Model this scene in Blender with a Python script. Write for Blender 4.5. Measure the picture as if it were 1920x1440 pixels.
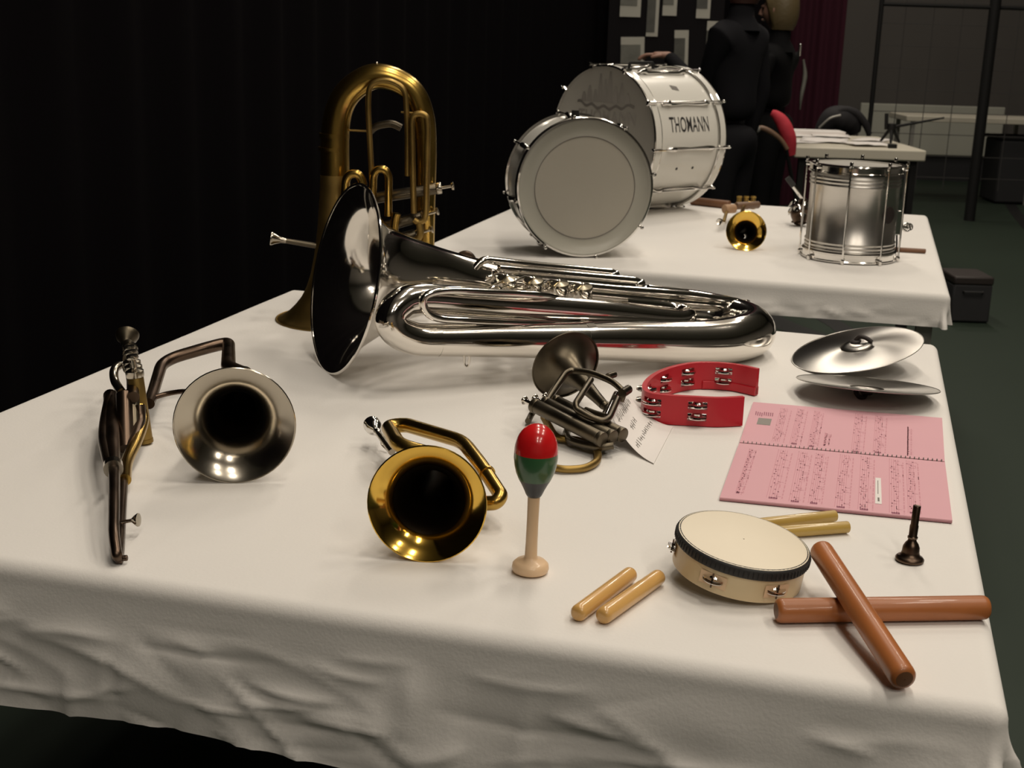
import bpy, math, random
from math import sin, cos, pi, radians, sqrt, exp
from mathutils import Vector, Matrix, noise

for o in list(bpy.data.objects): bpy.data.objects.remove(o, do_unlink=True)
scene = bpy.context.scene
COL = scene.collection
random.seed(7)

# ------------------------------------------------------------------ camera
FPX, PITCH, ROLL, CAMH = 2453.0, radians(15.0), radians(1.83), 1.40
CAM = Vector((0, 0, CAMH))
FWD = Vector((0, cos(PITCH), -sin(PITCH)))
_r0 = Vector((1, 0, 0)); _u0 = _r0.cross(FWD)
RGT = _r0 * cos(ROLL) + _u0 * sin(ROLL)
UPV = _u0 * cos(ROLL) - _r0 * sin(ROLL)
cd = bpy.data.cameras.new('camera'); cam = bpy.data.objects.new('camera', cd); COL.objects.link(cam)
cd.sensor_width = 36; cd.lens = FPX / 1920 * 36; cd.clip_start = .05; cd.clip_end = 100
m = Matrix((RGT, UPV, -FWD)).transposed().to_4x4(); m.translation = CAM
cam.matrix_world = m
cd.dof.use_dof = True; cd.dof.focus_distance = 1.9; cd.dof.aperture_fstop = 13
scene.camera = cam

# ------------------------------------------------------------------ light
w = bpy.data.worlds.new('hall_ambient'); scene.world = w; w.use_nodes = True
w.node_tree.nodes['Background'].inputs[0].default_value = (1, .95, .88, 1)
w.node_tree.nodes['Background'].inputs[1].default_value = .02
scene.view_settings.view_transform = 'Standard'; scene.view_settings.look = 'None'
scene.view_settings.gamma = 1; scene.view_settings.use_curve_mapping = False
scene.view_settings.exposure = 0.0
LAMPS = [(x, y) for x in (0.6, 2.8) for y in (-4.8, -2.6, 1.0, 3.0, 6.4, 9.0, 11.4)]  # rows behind the camera are added fill for the shaded cloth front
def ceiling_and_fill_lamp(x, y):
    l = bpy.data.lights.new('ceiling_and_fill_lamp', 'AREA'); l.shape = 'RECTANGLE'; l.size = .38; l.size_y = 1.3
    l.energy = 42; l.color = (1, .90, .77)
    o = bpy.data.objects.new('ceiling_and_fill_lamp', l); o.location = (x, y, 5.6); COL.objects.link(o)
    l2 = bpy.data.lights.new('added_uplight', 'AREA'); l2.shape = 'RECTANGLE'; l2.size = .38; l2.size_y = 1.3   # added uplight, brightens the ceiling mirrored in the metal
    l2.energy = 9; l2.color = (1, .90, .77)
    o = bpy.data.objects.new('added_uplight', l2); o.location = (x, y, 5.62); o.rotation_euler = (pi, 0, 0); COL.objects.link(o)
for xy in LAMPS: ceiling_and_fill_lamp(*xy)

def at(px, py, z):
    d = FWD * FPX + RGT * (px - 960) - UPV * (py - 720); return CAM + d * ((z - CAMH) / d.z)
def aty(px, py, y):
    d = FWD * FPX + RGT * (px - 960) - UPV * (py - 720); return CAM + d * (y / d.y)
def atpl(px, py, p0, n):
    d = FWD * FPX + RGT * (px - 960) - UPV * (py - 720); return CAM + d * ((p0 - CAM).dot(n) / d.dot(n))

# ------------------------------------------------------------------ materials
def mat(name, col, rough=.5, metal=0.0, bump=0.0, bscale=40.0, var=0.0, vscale=8.0, coat=0.0, spec=.5, stretch=None, sss=0, rvar=0.0, trans=0.0):
    M = bpy.data.materials.new(name); M.use_nodes = True; N = M.node_tree.nodes; L = M.node_tree.links
    b = N['Principled BSDF']; b.inputs['Base Color'].default_value = (*col, 1)
    b.inputs['Roughness'].default_value = rough; b.inputs['Metallic'].default_value = metal
    b.inputs['Specular IOR Level'].default_value = spec; b.inputs['Coat Weight'].default_value = coat
    b.inputs['Transmission Weight'].default_value = trans
    tc = N.new('ShaderNodeTexCoord'); mp = N.new('ShaderNodeMapping'); L.new(tc.outputs['Object'], mp.inputs[0])
    if stretch: mp.inputs['Scale'].default_value = stretch
    if var > 0 or rvar > 0:
        n = N.new('ShaderNodeTexNoise'); n.inputs['Scale'].default_value = vscale; n.inputs['Detail'].default_value = 5
        L.new(mp.outputs[0], n.inputs['Vector'])
        if var > 0:
            r = N.new('ShaderNodeMapRange'); r.inputs[3].default_value = 1 - var; r.inputs[4].default_value = 1 + var
            L.new(n.outputs[0], r.inputs[0])
            x = N.new('ShaderNodeMix'); x.data_type = 'RGBA'; x.blend_type = 'MULTIPLY'; x.inputs[0].default_value = 1
            x.inputs[6].default_value = (*col, 1); L.new(r.outputs[0], x.inputs[7]); L.new(x.outputs[2], b.inputs['Base Color'])
        if rvar > 0:
            r2 = N.new('ShaderNodeMapRange'); r2.inputs[1].default_value = .3; r2.inputs[2].default_value = .7
            r2.inputs[3].default_value = max(.02, rough - rvar); r2.inputs[4].default_value = rough + rvar
            L.new(n.outputs[0], r2.inputs[0]); L.new(r2.outputs[0], b.inputs['Roughness'])
    if bump > 0:
        n2 = N.new('ShaderNodeTexNoise'); n2.inputs['Scale'].default_value = bscale; n2.inputs['Detail'].default_value = 4
        L.new(mp.outputs[0], n2.inputs['Vector'])
        bp = N.new('ShaderNodeBump'); bp.inputs['Strength'].default_value = bump; bp.inputs['Distance'].default_value = .004
        L.new(n2.outputs[0], bp.inputs['Height']); L.new(bp.outputs[0], b.inputs['Normal'])
    return M
M = {}
M['cloth'] = mat('white_cotton_cloth', (.80, .775, .74), .9, bump=.10, bscale=220, var=.03, vscale=3, spec=.2)
M['silver'] = mat('polished_silver_plate', (.80, .765, .71), .09, 1, rvar=.03, vscale=5)
M['silver_old'] = mat('worn_silver_plate', (.50, .455, .38), .2, 1, var=.12, vscale=9, rvar=.06)
M['chrome'] = mat('chrome', (.78, .76, .73), .1, 1)
M['steel'] = mat('brushed_steel', (.60, .575, .54), .32, 1, var=.05, vscale=20, stretch=(1, 1, 6))
M['brass'] = mat('lacquered_brass', (.46, .30, .075), .24, 1, var=.1, vscale=6, rvar=.05)
M['gold'] = mat('polished_gold_brass', (.78, .50, .10), .11, 1, var=.08, vscale=5)
M['brass_old'] = mat('dull_brass', (.33, .22, .07), .45, 1, var=.2, vscale=14, rvar=.08)
M['brown_metal'] = mat('browned_metal', (.115, .08, .058), .33, 1, var=.25, vscale=16, rvar=.08)
M['tarnish'] = mat('tarnished_silver', (.125, .105, .075), .36, 1, var=.25, vscale=18, rvar=.1)
M['cymbal'] = mat('lathed_cymbal_steel', (.46, .44, .41), .28, 1)
_n = M['cymbal'].node_tree; _t = _n.nodes.new('ShaderNodeTangent'); _t.direction_type = 'RADIAL'; _t.axis = 'Z'
_n.nodes['Principled BSDF'].inputs['Anisotropic'].default_value = .85
_n.links.new(_t.outputs[0], _n.nodes['Principled BSDF'].inputs['Tangent'])
M['throat_shade'] = mat('painted_throat_shade', (.035, .026, .018), .45, 1)  # near-black colour standing in for the shade deep inside the bells
M['silver_warm'] = mat('warm_silver', (.74, .66, .50), .16, 1)
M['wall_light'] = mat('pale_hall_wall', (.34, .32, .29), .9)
M['black'] = mat('black_felt_cloth', (.010, .009, .010), .95, bump=.2, bscale=30, spec=.1)
M['curtain'] = mat('black_stage_curtain', (.0042, .0036, .0042), .95, spec=.02)
M['maroon'] = mat('maroon_stage_curtain', (.048, .013, .022), .95, spec=.1)
M['drum_white'] = mat('white_drum_wrap', (.74, .72, .66), .3, coat=.3)
M['head_white'] = mat('coated_white_drumhead', (.40, .38, .34), .38, var=.03, vscale=6)
M['head_clear'] = mat('milky_drumhead', (.42, .39, .33), .22, var=.04, vscale=4)
M['head_ring'] = mat('milky_drumhead_rim', (.40, .385, .33), .3)
M['ink'] = mat('black_ink', (.02, .018, .018), .7)
M['ink_grey'] = mat('grey_print', (.17, .155, .14), .7)
M['ink_faint'] = mat('faint_print', (.27, .25, .225), .7)
M['rubber'] = mat('black_rubber', (.02, .02, .02), .6)
M['wood_pale'] = mat('pale_beech', (.78, .55, .34), .45, var=.1, vscale=6, stretch=(1, 1, .2), coat=.2)
M['wood_honey'] = mat('honey_varnished_wood', (.66, .38, .12), .3, var=.14, vscale=9, coat=.5)
M['wood_red'] = mat('red_brown_rosewood', (.38, .128, .036), .38, var=.3, vscale=9, coat=.15)
M['wood_yellow'] = mat('yellow_varnished_wood', (.50, .33, .08), .35, var=.15, vscale=9, coat=.4)
M['wood_end'] = mat('dark_wood_end', (.16, .07, .03), .5, var=.2, vscale=40)
M['frame_wood'] = mat('cream_maple_ply', (.74, .59, .36), .45, var=.06, vscale=5, coat=.2)
M['skin_head'] = mat('natural_skin_drumhead', (.83, .74, .58), .45, var=.04, vscale=9)
M['red_paint'] = mat('glossy_red_paint', (.62, .012, .014), .22, coat=.6, bump=.08, bscale=60)
M['green_paint'] = mat('green_paint', (.035, .12, .045), .3, coat=.4)
M['navy_paint'] = mat('navy_paint', (.018, .022, .030), .4, coat=.1)
M['red_plastic'] = mat('red_plastic', (.50, .010, .022), .35)
M['pink'] = mat('pink_paper', (.72, .40, .45), .8, var=.03, vscale=6)
M['pink_dark'] = mat('pink_cover_edge', (.46, .22, .25), .8)
M['music_ink'] = mat('music_print', (.36, .14, .19), .8)
M['music_soft'] = mat('music_print_soft', (.62, .29, .34), .8)
M['paper'] = mat('white_paper', (.82, .78, .75), .8)
M['paper_grey'] = mat('greyish_photo_paper', (.40, .39, .34), .6)
M['photo_dark'] = mat('dark_photograph', (.075, .075, .065), .5, var=.5, vscale=14)
M['photo_mid'] = mat('grey_photograph', (.14, .14, .12), .5, var=.5, vscale=12)
M['leather'] = mat('dark_leather', (.022, .015, .013), .6)
M['floor'] = mat('green_sports_floor', (.020, .031, .021), .6, var=.1, vscale=1.2, spec=.25)
M['floor_line'] = mat('black_floor_line', (.008, .008, .008), .55)
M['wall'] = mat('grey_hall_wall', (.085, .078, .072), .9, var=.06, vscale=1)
M['wall_dark'] = mat('dark_wall_base', (.022, .022, .024), .8)
M['ceil'] = mat('dim_ceiling', (.55, .52, .47), .9)
M['desk'] = mat('cream_laminate', (.62, .58, .48), .5)
M['panel'] = mat('dull_white_panel', (.42, .42, .36), .7)
M['dark_metal'] = mat('dark_painted_metal', (.012, .012, .012), .6, spec=.2)
M['grey_metal'] = mat('grey_painted_metal', (.35, .34, .31), .45, .3)
M['skin'] = mat('skin', (.30, .165, .12), .55)
M['cloth_black'] = mat('black_clothing', (.006, .006, .0065), .9, spec=.1)
M['cloth_navy'] = mat('charcoal_clothing', (.011, .011, .013), .9, spec=.1)
M['blonde'] = mat('blonde_hair', (.11, .08, .036), .5, bump=.5, bscale=60)
M['dark_hair'] = mat('dark_brown_hair', (.05, .02, .015), .5, bump=.5, bscale=60)
M['red_cloth'] = mat('red_fabric', (.50, .03, .05), .8, bump=.3, bscale=20)
M['chair_wood'] = mat('brown_chair_wood', (.17, .10, .06), .5, var=.2, vscale=10)
M['bag'] = mat('black_bag_fabric', (.010, .009, .011), .8, bump=.4, bscale=18)
M['wire'] = mat('dark_wire', (.045, .042, .04), .6)
M['cork'] = mat('tan_grip', (.42, .26, .15), .6, var=.2, vscale=30)

# ------------------------------------------------------------------ geometry helpers
def V(*a): return Vector(a)
def frame(ax):
    ax = Vector(ax).normalized(); h = V(0, 0, 1) if abs(ax.z) < .9 else V(1, 0, 0)
    a = h.cross(ax).normalized(); return a, ax.cross(a), ax
def poly(pts, rad=.0, n=6):
    """polyline with rounded corners"""
    P = [Vector(p) for p in pts]
    if rad <= 0: return P
    out = [P[0]]
    for i in range(1, len(P) - 1):
        a, b, c = P[i - 1], P[i], P[i + 1]
        d1 = (a - b); d2 = (c - b); l = min(rad, d1.length * .49, d2.length * .49)
        p, q = b + d1.normalized() * l, b + d2.normalized() * l
        for k in range(n + 1):
            t = k / n; out.append(p * (1 - t) ** 2 + b * 2 * t * (1 - t) + q * t * t)
    out.append(P[-1]); return out
def spline(pts, n=8):
    P = [Vector(p) for p in pts]; P = [P[0] * 2 - P[1]] + P + [P[-1] * 2 - P[-2]]; out = []
    for i in range(1, len(P) - 2):
        a, b, c, d = P[i - 1:i + 3]
        for k in range(n):
            t = k / n
            out.append(.5 * ((2 * b) + (c - a) * t + (2 * a - 5 * b + 4 * c - d) * t * t + (3 * b - a - 3 * c + d) * t ** 3))
    out.append(P[-2]); return out
BASE = {}
class MB:
    def __init__(s): s.v = []; s.f = []
    def add(s, vs, fs):
        b = len(s.v); s.v += [Vector(x) for x in vs]; s.f += [tuple(b + i for i in f) for f in fs]; return s
    def box(s, c, size, R=None):
        c = Vector(c); hx, hy, hz = [x / 2 for x in size]; vs = []
        for x in (-hx, hx):
            for y in (-hy, hy):
                for z in (-hz, hz):
                    p = V(x, y, z); vs.append(c + (R @ p if R else p))
        return s.add(vs, [(0, 1, 3, 2), (4, 6, 7, 5), (0, 4, 5, 1), (2, 3, 7, 6), (0, 2, 6, 4), (1, 5, 7, 3)])
    def tube(s, pts, r, n=12, caps=True, close=False):
        P = [Vector(p) for p in pts]; m_ = len(P)
        L = [0]
        for i in range(1, m_): L.append(L[-1] + (P[i] - P[i - 1]).length)
        def rad(i):
            if not isinstance(r, (list, tuple)): return r
            t = L[i] / max(L[-1], 1e-9) * (len(r) - 1); k = min(int(t), len(r) - 2); return r[k] + (r[k + 1] - r[k]) * (t - k)
        t0 = (P[1] - P[0]).normalized(); a, b_, _ = frame(t0); vs = []; prev = t0
        for i in range(m_):
            if close: t = (P[(i + 1) % m_] - P[i - 1]).normalized()
            else: t = (P[min(i + 1, m_ - 1)] - P[max(i - 1, 0)]).normalized()
            q = prev.rotation_difference(t); a = q @ a; prev = t
            a = (a - t * a.dot(t)).normalized(); c = t.cross(a)
            for k in range(n):
                th = 2 * pi * k / n; vs.append(P[i] + (a * cos(th) + c * sin(th)) * rad(i))
        fs = []
        for i in range(m_ - (0 if close else 1)):
            j = (i + 1) % m_
            for k in range(n): fs.append((i * n + k, i * n + (k + 1) % n, j * n + (k + 1) % n, j * n + k))
        if caps and not close:
            fs.append(tuple(range(n))[::-1]); fs.append(tuple((m_ - 1) * n + k for k in range(n)))
        return s.add(vs, fs)
    def lathe(s, prof, o, ax, n=32, caps=True):
        a, b, c = frame(ax); o = Vector(o); vs = []; fs = []
        for r, h in prof:
            for k in range(n):
                th = 2 * pi * k / n; vs.append(o + c * h + (a * cos(th) + b * sin(th)) * max(r, 1e-5))
        for i in range(len(prof) - 1):
            for k in range(n): fs.append((i * n + k, i * n + (k + 1) % n, (i + 1) * n + (k + 1) % n, (i + 1) * n + k))
        if caps: fs.append(tuple(range(n))[::-1]); fs.append(tuple((len(prof) - 1) * n + k for k in range(n)))
        return s.add(vs, fs)
    def cyl(s, p, q, r, n=16, bev=0):
        p, q = Vector(p), Vector(q); l = (q - p).length
        if bev: prof = [(r - bev, 0), (r - bev * .3, bev * .3), (r, bev), (r, l - bev), (r - bev * .3, l - bev * .3), (r - bev, l)]
        else: prof = [(r, 0), (r, l)]
        return s.lathe(prof, p, q - p, n)
    def ring(s, o, ax, R, r, n=48, k=8):
        a, b, c = frame(ax); o = Vector(o)
        return s.tube([o + (a * cos(2 * pi * i / n) + b * sin(2 * pi * i / n)) * R for i in range(n)], r, k, close=True)
    def ball(s, c, r, n=14, sq=(1, 1, 1), ax=(0, 0, 1)):
        prof = [(r * sin(pi * i / 10), -r * cos(pi * i / 10)) for i in range(11)]
        b = len(s.v); s.lathe(prof, (0, 0, 0), ax, n, caps=False)
        for i in range(b, len(s.v)):
            p = s.v[i]; s.v[i] = Vector(c) + V(p.x * sq[0], p.y * sq[1], p.z * sq[2])
        return s
    def quad(s, a, b, c, d): return s.add([a, b, c, d], [(0, 1, 2, 3)])
    def grid(s, fn, nu, nv):
        vs = [fn(i, j) for j in range(nv) for i in range(nu)]
        return s.add(vs, [(j * nu + i, j * nu + i + 1, (j + 1) * nu + i + 1, (j + 1) * nu + i) for j in range(nv - 1) for i in range(nu - 1)])
    def build(s, name, m_, parent=None, smooth=40, loc=None, bevel=0):
        org = BASE[parent.name] if parent else (Vector(loc) if loc is not None else V(0, 0, 0))
        me = bpy.data.meshes.new(name); me.from_pydata([tuple(p - org) for p in s.v], [], s.f); me.validate()
        me.materials.append(M[m_])
        if smooth:
            me.polygons.foreach_set('use_smooth', [True] * len(me.polygons)); me.set_sharp_from_angle(angle=radians(smooth))
        me.update()
        o = bpy.data.objects.new(name, me); COL.objects.link(o)
        if parent: o.parent = parent
        else: o.location = org
        BASE[o.name] = org
        if bevel:
            bv = o.modifiers.new('Bevel', 'BEVEL'); bv.width = bevel; bv.segments = 2; bv.limit_method = 'ANGLE'
        return o
def tag(o, label, cat, group=None, kind=None):
    if label: o['label'] = label
    if cat: o['category'] = cat
    if group: o['group'] = group
    if kind: o['kind'] = kind
    return o
def thing(name, loc, label, cat, group=None):
    o = bpy.data.objects.new(name, None); o.empty_display_size = .05; COL.objects.link(o); o.location = loc; BASE[o.name] = Vector(loc)
    return tag(o, label, cat, group)
def struct(o): o['kind'] = 'structure'; return o
def plab(o, label): o['label'] = label; return o
def bell_profile(R, r0, L, a=.8, n=28, lip=.004):
    k = (r0 / R) ** (1 / a); x0 = L * k / (1 - k); out = []
    for i in range(n + 1):
        x = L * (i / n) ** 2.2; out.append((R * (x0 / (x + x0)) ** a, x))
    return out
def make_bell(root, name, c, back, R, r0, L, m_, a=.8, lipr=None, n=56, throat_shade=.5):
    """flared bell, opening at c, tube running off along 'back'; rim bead as sub-part"""
    b = MB().lathe(bell_profile(R, r0, L, a), c, back, n, caps=False).build(name, m_, root, smooth=60)
    pr = [(r * .985, x + .0006) for r, x in bell_profile(R, r0, L, a, 40) if r < R * throat_shade]
    MB().lathe(pr, c, back, n, caps=False).build('throat_shade', 'throat_shade', b, smooth=60)  # dark insert that paints shade into the throat
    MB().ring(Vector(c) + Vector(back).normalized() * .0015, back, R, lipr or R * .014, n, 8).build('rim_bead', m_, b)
    return b
_txt = {}
def text_mesh(body, size, bold=0.0):
    cu = bpy.data.curves.new('t', 'FONT'); cu.body = body; cu.size = size; cu.align_x = 'CENTER'; cu.align_y = 'CENTER'; cu.offset = bold
    cu.resolution_u = 3
    o = bpy.data.objects.new('t', cu); COL.objects.link(o); bpy.context.view_layer.update()
    me = bpy.data.meshes.new_from_object(o.evaluated_get(bpy.context.evaluated_depsgraph_get()))
    vs = [v.co.copy() for v in me.vertices]; fs = [tuple(p.vertices) for p in me.polygons]
    bpy.data.objects.remove(o, do_unlink=True); bpy.data.curves.remove(cu); bpy.data.meshes.remove(me)
    return vs, fs
TZ = .752
UA = radians(-14.7); U = V(cos(UA), sin(UA), 0); W_ = V(-sin(UA), cos(UA), 0)

# ================================================================== setting
def hall():
    f = MB().box((2, 4, -.05), (24, 26, .1)).build('floor', 'floor', smooth=0); struct(f)
    # black court lines lying on the floor, beyond the tables
    def line(pts, wd):
        P = spline(pts, 10); b = MB(); vs = []; fs = []
        for i, p in enumerate(P):
            t = (P[min(i + 1, len(P) - 1)] - P[max(i - 1, 0)]).normalized(); s_ = V(-t.y, t.x, 0) * wd / 2
            vs += [p + s_ + V(0, 0, .0015), p - s_ + V(0, 0, .0015)]
        for i in range(len(P) - 1): fs.append((2 * i, 2 * i + 1, 2 * i + 3, 2 * i + 2))
        return b.add(vs, fs).build('court_line', 'floor_line', f, smooth=0)
    line([at(1380, 560, 0), at(1440, 596, 0), at(1520, 628, 0), at(1600, 650, 0)], .16)
    line([at(1490, 570, 0), at(1545, 596, 0), at(1590, 625, 0), at(1640, 680, 0)], .11)
    line([at(1880, 330, 0), at(1893, 380, 0), at(1930, 430, 0)], .10)
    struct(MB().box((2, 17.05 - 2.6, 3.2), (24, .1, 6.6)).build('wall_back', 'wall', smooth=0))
    struct(MB().box((2, 14.36, .20), (23.9, .06, .40)).build('baseboard_back', 'wall_dark', smooth=0))
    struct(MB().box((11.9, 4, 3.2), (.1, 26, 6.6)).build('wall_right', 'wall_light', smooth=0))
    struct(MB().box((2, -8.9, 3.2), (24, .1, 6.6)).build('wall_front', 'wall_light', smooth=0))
    struct(MB().box((2, 4, 6.55), (24, 26, .1)).build('ceiling', 'ceil', smooth=0))
    # black pleated curtain running beside the tables
    o = V(-.50, 3.30, 0) - U * .62
    k0, k1, k2 = o - W_ * 7, o + W_ * 6.35, V(1.95, 9.82, 0)
    for p_, q_, nm in ((k0, k1, 'wall_left'), (V(k1.x, 9.86, 0), V(1.95, 9.86, 0), 'wall_end')):
        n_ = int((q_ - p_).length / .055); d_ = (q_ - p_).normalized()
        def cf(i, j):
            z = [0.01, 1.5, 3, 4.5, 6.2][j]
            return p_.lerp(q_, i / n_) + V(d_.y, -d_.x, 0) * (.022 * sin(i * 1.13) + .012 * noise.noise(V(i * .1, z * .3, 0))) + V(0, 0, z)
        struct(MB().grid(cf, n_ + 1, 5).build(nm, 'curtain', smooth=60))
    # maroon curtain at the far end
    c0 = aty(1300, 60, 11.6); c1 = aty(1584, 60, 11.6)
    def mf(i, j):
        x = c0.x + (c1.x - c0.x) * i / 80; z = [.01, 2, 4, 6.2][j]
        return V(x, 11.6 + .025 * sin(i * .9) + .02 * sin(i * .31), z)
    tag(MB().grid(mf, 81, 4).build('stage_curtain', 'maroon', smooth=60), 'dark maroon curtain hanging behind the two standing people', 'curtain')
hall()

# ================================================================== tables and cloths
def smooth01(x): x = max(0, min(1, x)); return x * x * (3 - 2 * x)
def table(O, Wd, D, label, light=()):
    t = thing('trestle_table', V(O.x, O.y, 0), label, 'table')
    R = Matrix.Rotation(UA, 3, 'Z')
    MB().box(O + U * Wd / 2 + W_ * D / 2 + V(0, 0, .731), (Wd, D, .030), R).build('table_top', 'grey_metal', t, bevel=.004)
    for i, (a, b) in enumerate(((.04, .04), (Wd - .04, .04), (.04, D - .04), (Wd - .04, D - .04))):
        p = O + U * a + W_ * b
        l = MB().box(p + V(0, 0, .358), (.045, .045, .716), R).build('leg', 'grey_metal' if i in light else 'dark_metal', t, bevel=.004)
    MB().box(O + U * Wd / 2 + W_ * .09 + V(0, 0, .69), (Wd - .2, .03, .05), R).build('apron_rail', 'dark_metal', t)
    MB().box(O + U * Wd / 2 + W_ * (D - .09) + V(0, 0, .69), (Wd - .2, .03, .05), R).build('apron_rail', 'dark_metal', t)
    return t
def cloth(O, Wd, D, drops, label, seed, creases_s=(), creases_t=(), step=.009, amp=1.0):
    """drops: front, right, back, left overhang"""
    rr = .02
    def axis(lo, hi, L):
        xs = []; x = -lo
        while x < L + hi:
            xs.append(x); x += step * (.5 if (x < .05 or x > L - .05) else 1.1)
        xs.append(L + hi); return xs
    S = axis(drops[3], drops[1], Wd); T = axis(drops[0], drops[2], D)
    off = V(seed * 13.1, seed * 7.7, 0)
    def nz(x, y, z=0): return noise.noise(V(x, y, z) + off)
    def ridged(x, y): return 1 - abs(noise.noise(V(x, y, 3.3) + off)) * 2
    rnd = random.Random(int(seed * 10)); fold = []
    for i in range(int(105 * Wd / 1.55)):
        s0 = rnd.uniform(-.05, Wd); h0 = rnd.uniform(.02, drops[0]); ln = rnd.uniform(.06, .26) * (1 if drops[0] > .15 else .5)
        an = rnd.choice((rnd.uniform(-.2, .75), rnd.uniform(-.2, .75), rnd.uniform(-.5, 0), rnd.uniform(1.2, 1.75)))
        fold.append((s0, h0, cos(an), sin(an), ln, rnd.uniform(.004, .013), rnd.uniform(.003, .009) * rnd.choice((1, 1, -.7)), rnd.uniform(-.25, .25)))
    def folds(s, h):
        a = 0
        for s0, h0, c, sn, ln, wd, am, cv in fold:
            x, y_ = s - s0, h - h0; l = (x * c + y_ * sn) / ln
            if l < 0 or l > 1: continue
            q = (-x * sn + y_ * c + cv * ln * l * (1 - l)) / wd
            if abs(q) > 4: continue
            a += am * (4 * l * (1 - l)) ** .7 * exp(-abs(q)) * (1 if q < 0 else exp(-.4 * q))
        return a
    vs = []
    for t in T:
        for s in S:
            cs = min(max(s, 0), Wd); ct = min(max(t, 0), D)
            dx, dy = s - cs, t - ct; d = max(abs(dx), abs(dy)); dl = sqrt(dx * dx + dy * dy)
            p = O + U * cs + W_ * ct
            # flat top with very slight unevenness and ironing creases
            z = TZ - .0008 + .0007 * nz(s * 3, t * 3)
            for c, a in creases_s: z += a * exp(-((s - c - .004 * nz(t * 4, 9)) / .0035) ** 2)
            for c, a in creases_t: z += a * exp(-((t - c) / .0035) ** 2)
            if d > 1e-6:
                n = (U * dx + W_ * dy) / dl
                arc = rr * pi / 2
                if d < arc: th = d / rr; out = rr * sin(th); zd = -rr * (1 - cos(th))
                else:
                    h = d - arc; out = rr + .05 * h; zd = -rr - h
                    along = s if abs(dx) < 1e-6 else (t if abs(dy) < 1e-6 else s + t)
                    corner = abs(dx) > 1e-6 and abs(dy) > 1e-6
                    k = smooth01(h / .07) * amp
                    wob = .009 * nz(along * 2.1, h * 2.0) * smooth01(h / .15) + .011 * nz(along * 4 + h * 5, h * 6 - along * 2, 2)
                    wob += .0012 * nz(along * 23, h * 19, 5)
                    if dy < 0: wob += folds(s, h)
                    else: wob += .005 * (max(0, ridged(along * 4.3 + h * 6.0, h * 9 - along * 3.1)) ** 3 - .25)
                    for c, a in creases_s:
                        if abs(dy) > 1e-6 and dy < 0: wob += a * 2.0 * exp(-((s - c) / .005) ** 2)
                    if corner:
                        ang = math.atan2(abs(dy), abs(dx)); wob += .035 * sin(ang * 4 + 2.4) * smooth01(h / .1)
                    out += wob * k + .006 * k
                    zd += .012 * nz(along * 2.3, 7) * smooth01(h / .15)
                p = p + n * (out if dy < 0 else rr + (out - rr) * .55 if d > arc else out); z += zd
            vs.append(V(p.x, p.y, z))
    nu, nv = len(S), len(T)
    b = MB().add(vs, [(j * nu + i, j * nu + i + 1, (j + 1) * nu + i + 1, (j + 1) * nu + i) for j in range(nv - 1) for i in range(nu - 1)])
    c = b.build('tablecloth', 'cloth', smooth=80, loc=(O.x, O.y, TZ))
    return tag(c, label, 'tablecloth')
T1W, T1D = 1.55, 1.715
NR1 = V(.503, 1.222, 0); O1 = NR1 - U * T1W
T2W, T2D = 1.53, 1.74
NR2 = V(1.172, 3.53, 0); O2 = NR2 - U * T2W
table(O1, T1W, T1D, 'trestle table under the nearer white cloth in the foreground')
table(O2, T2W, T2D, 'trestle table under the farther white cloth carrying the drums', light=(1,))
cloth(O1, T1W, T1D, (.20, .20, .10, .12), 'wrinkled white cotton cloth on the foreground table under the brass instruments', 1.3,
      creases_s=((.545, .0007), (.98, .0006), (.16, .0005)), creases_t=((.62, .0004), (1.15, .0005)))
cloth(O2, T2W, T2D, (.105, .10, .06, .08), 'white cloth with a short hem on the farther table under the drums', 4.2, step=.014,
      creases_s=((.52, .0008), (1.0, .0007)), amp=.9)

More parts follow.
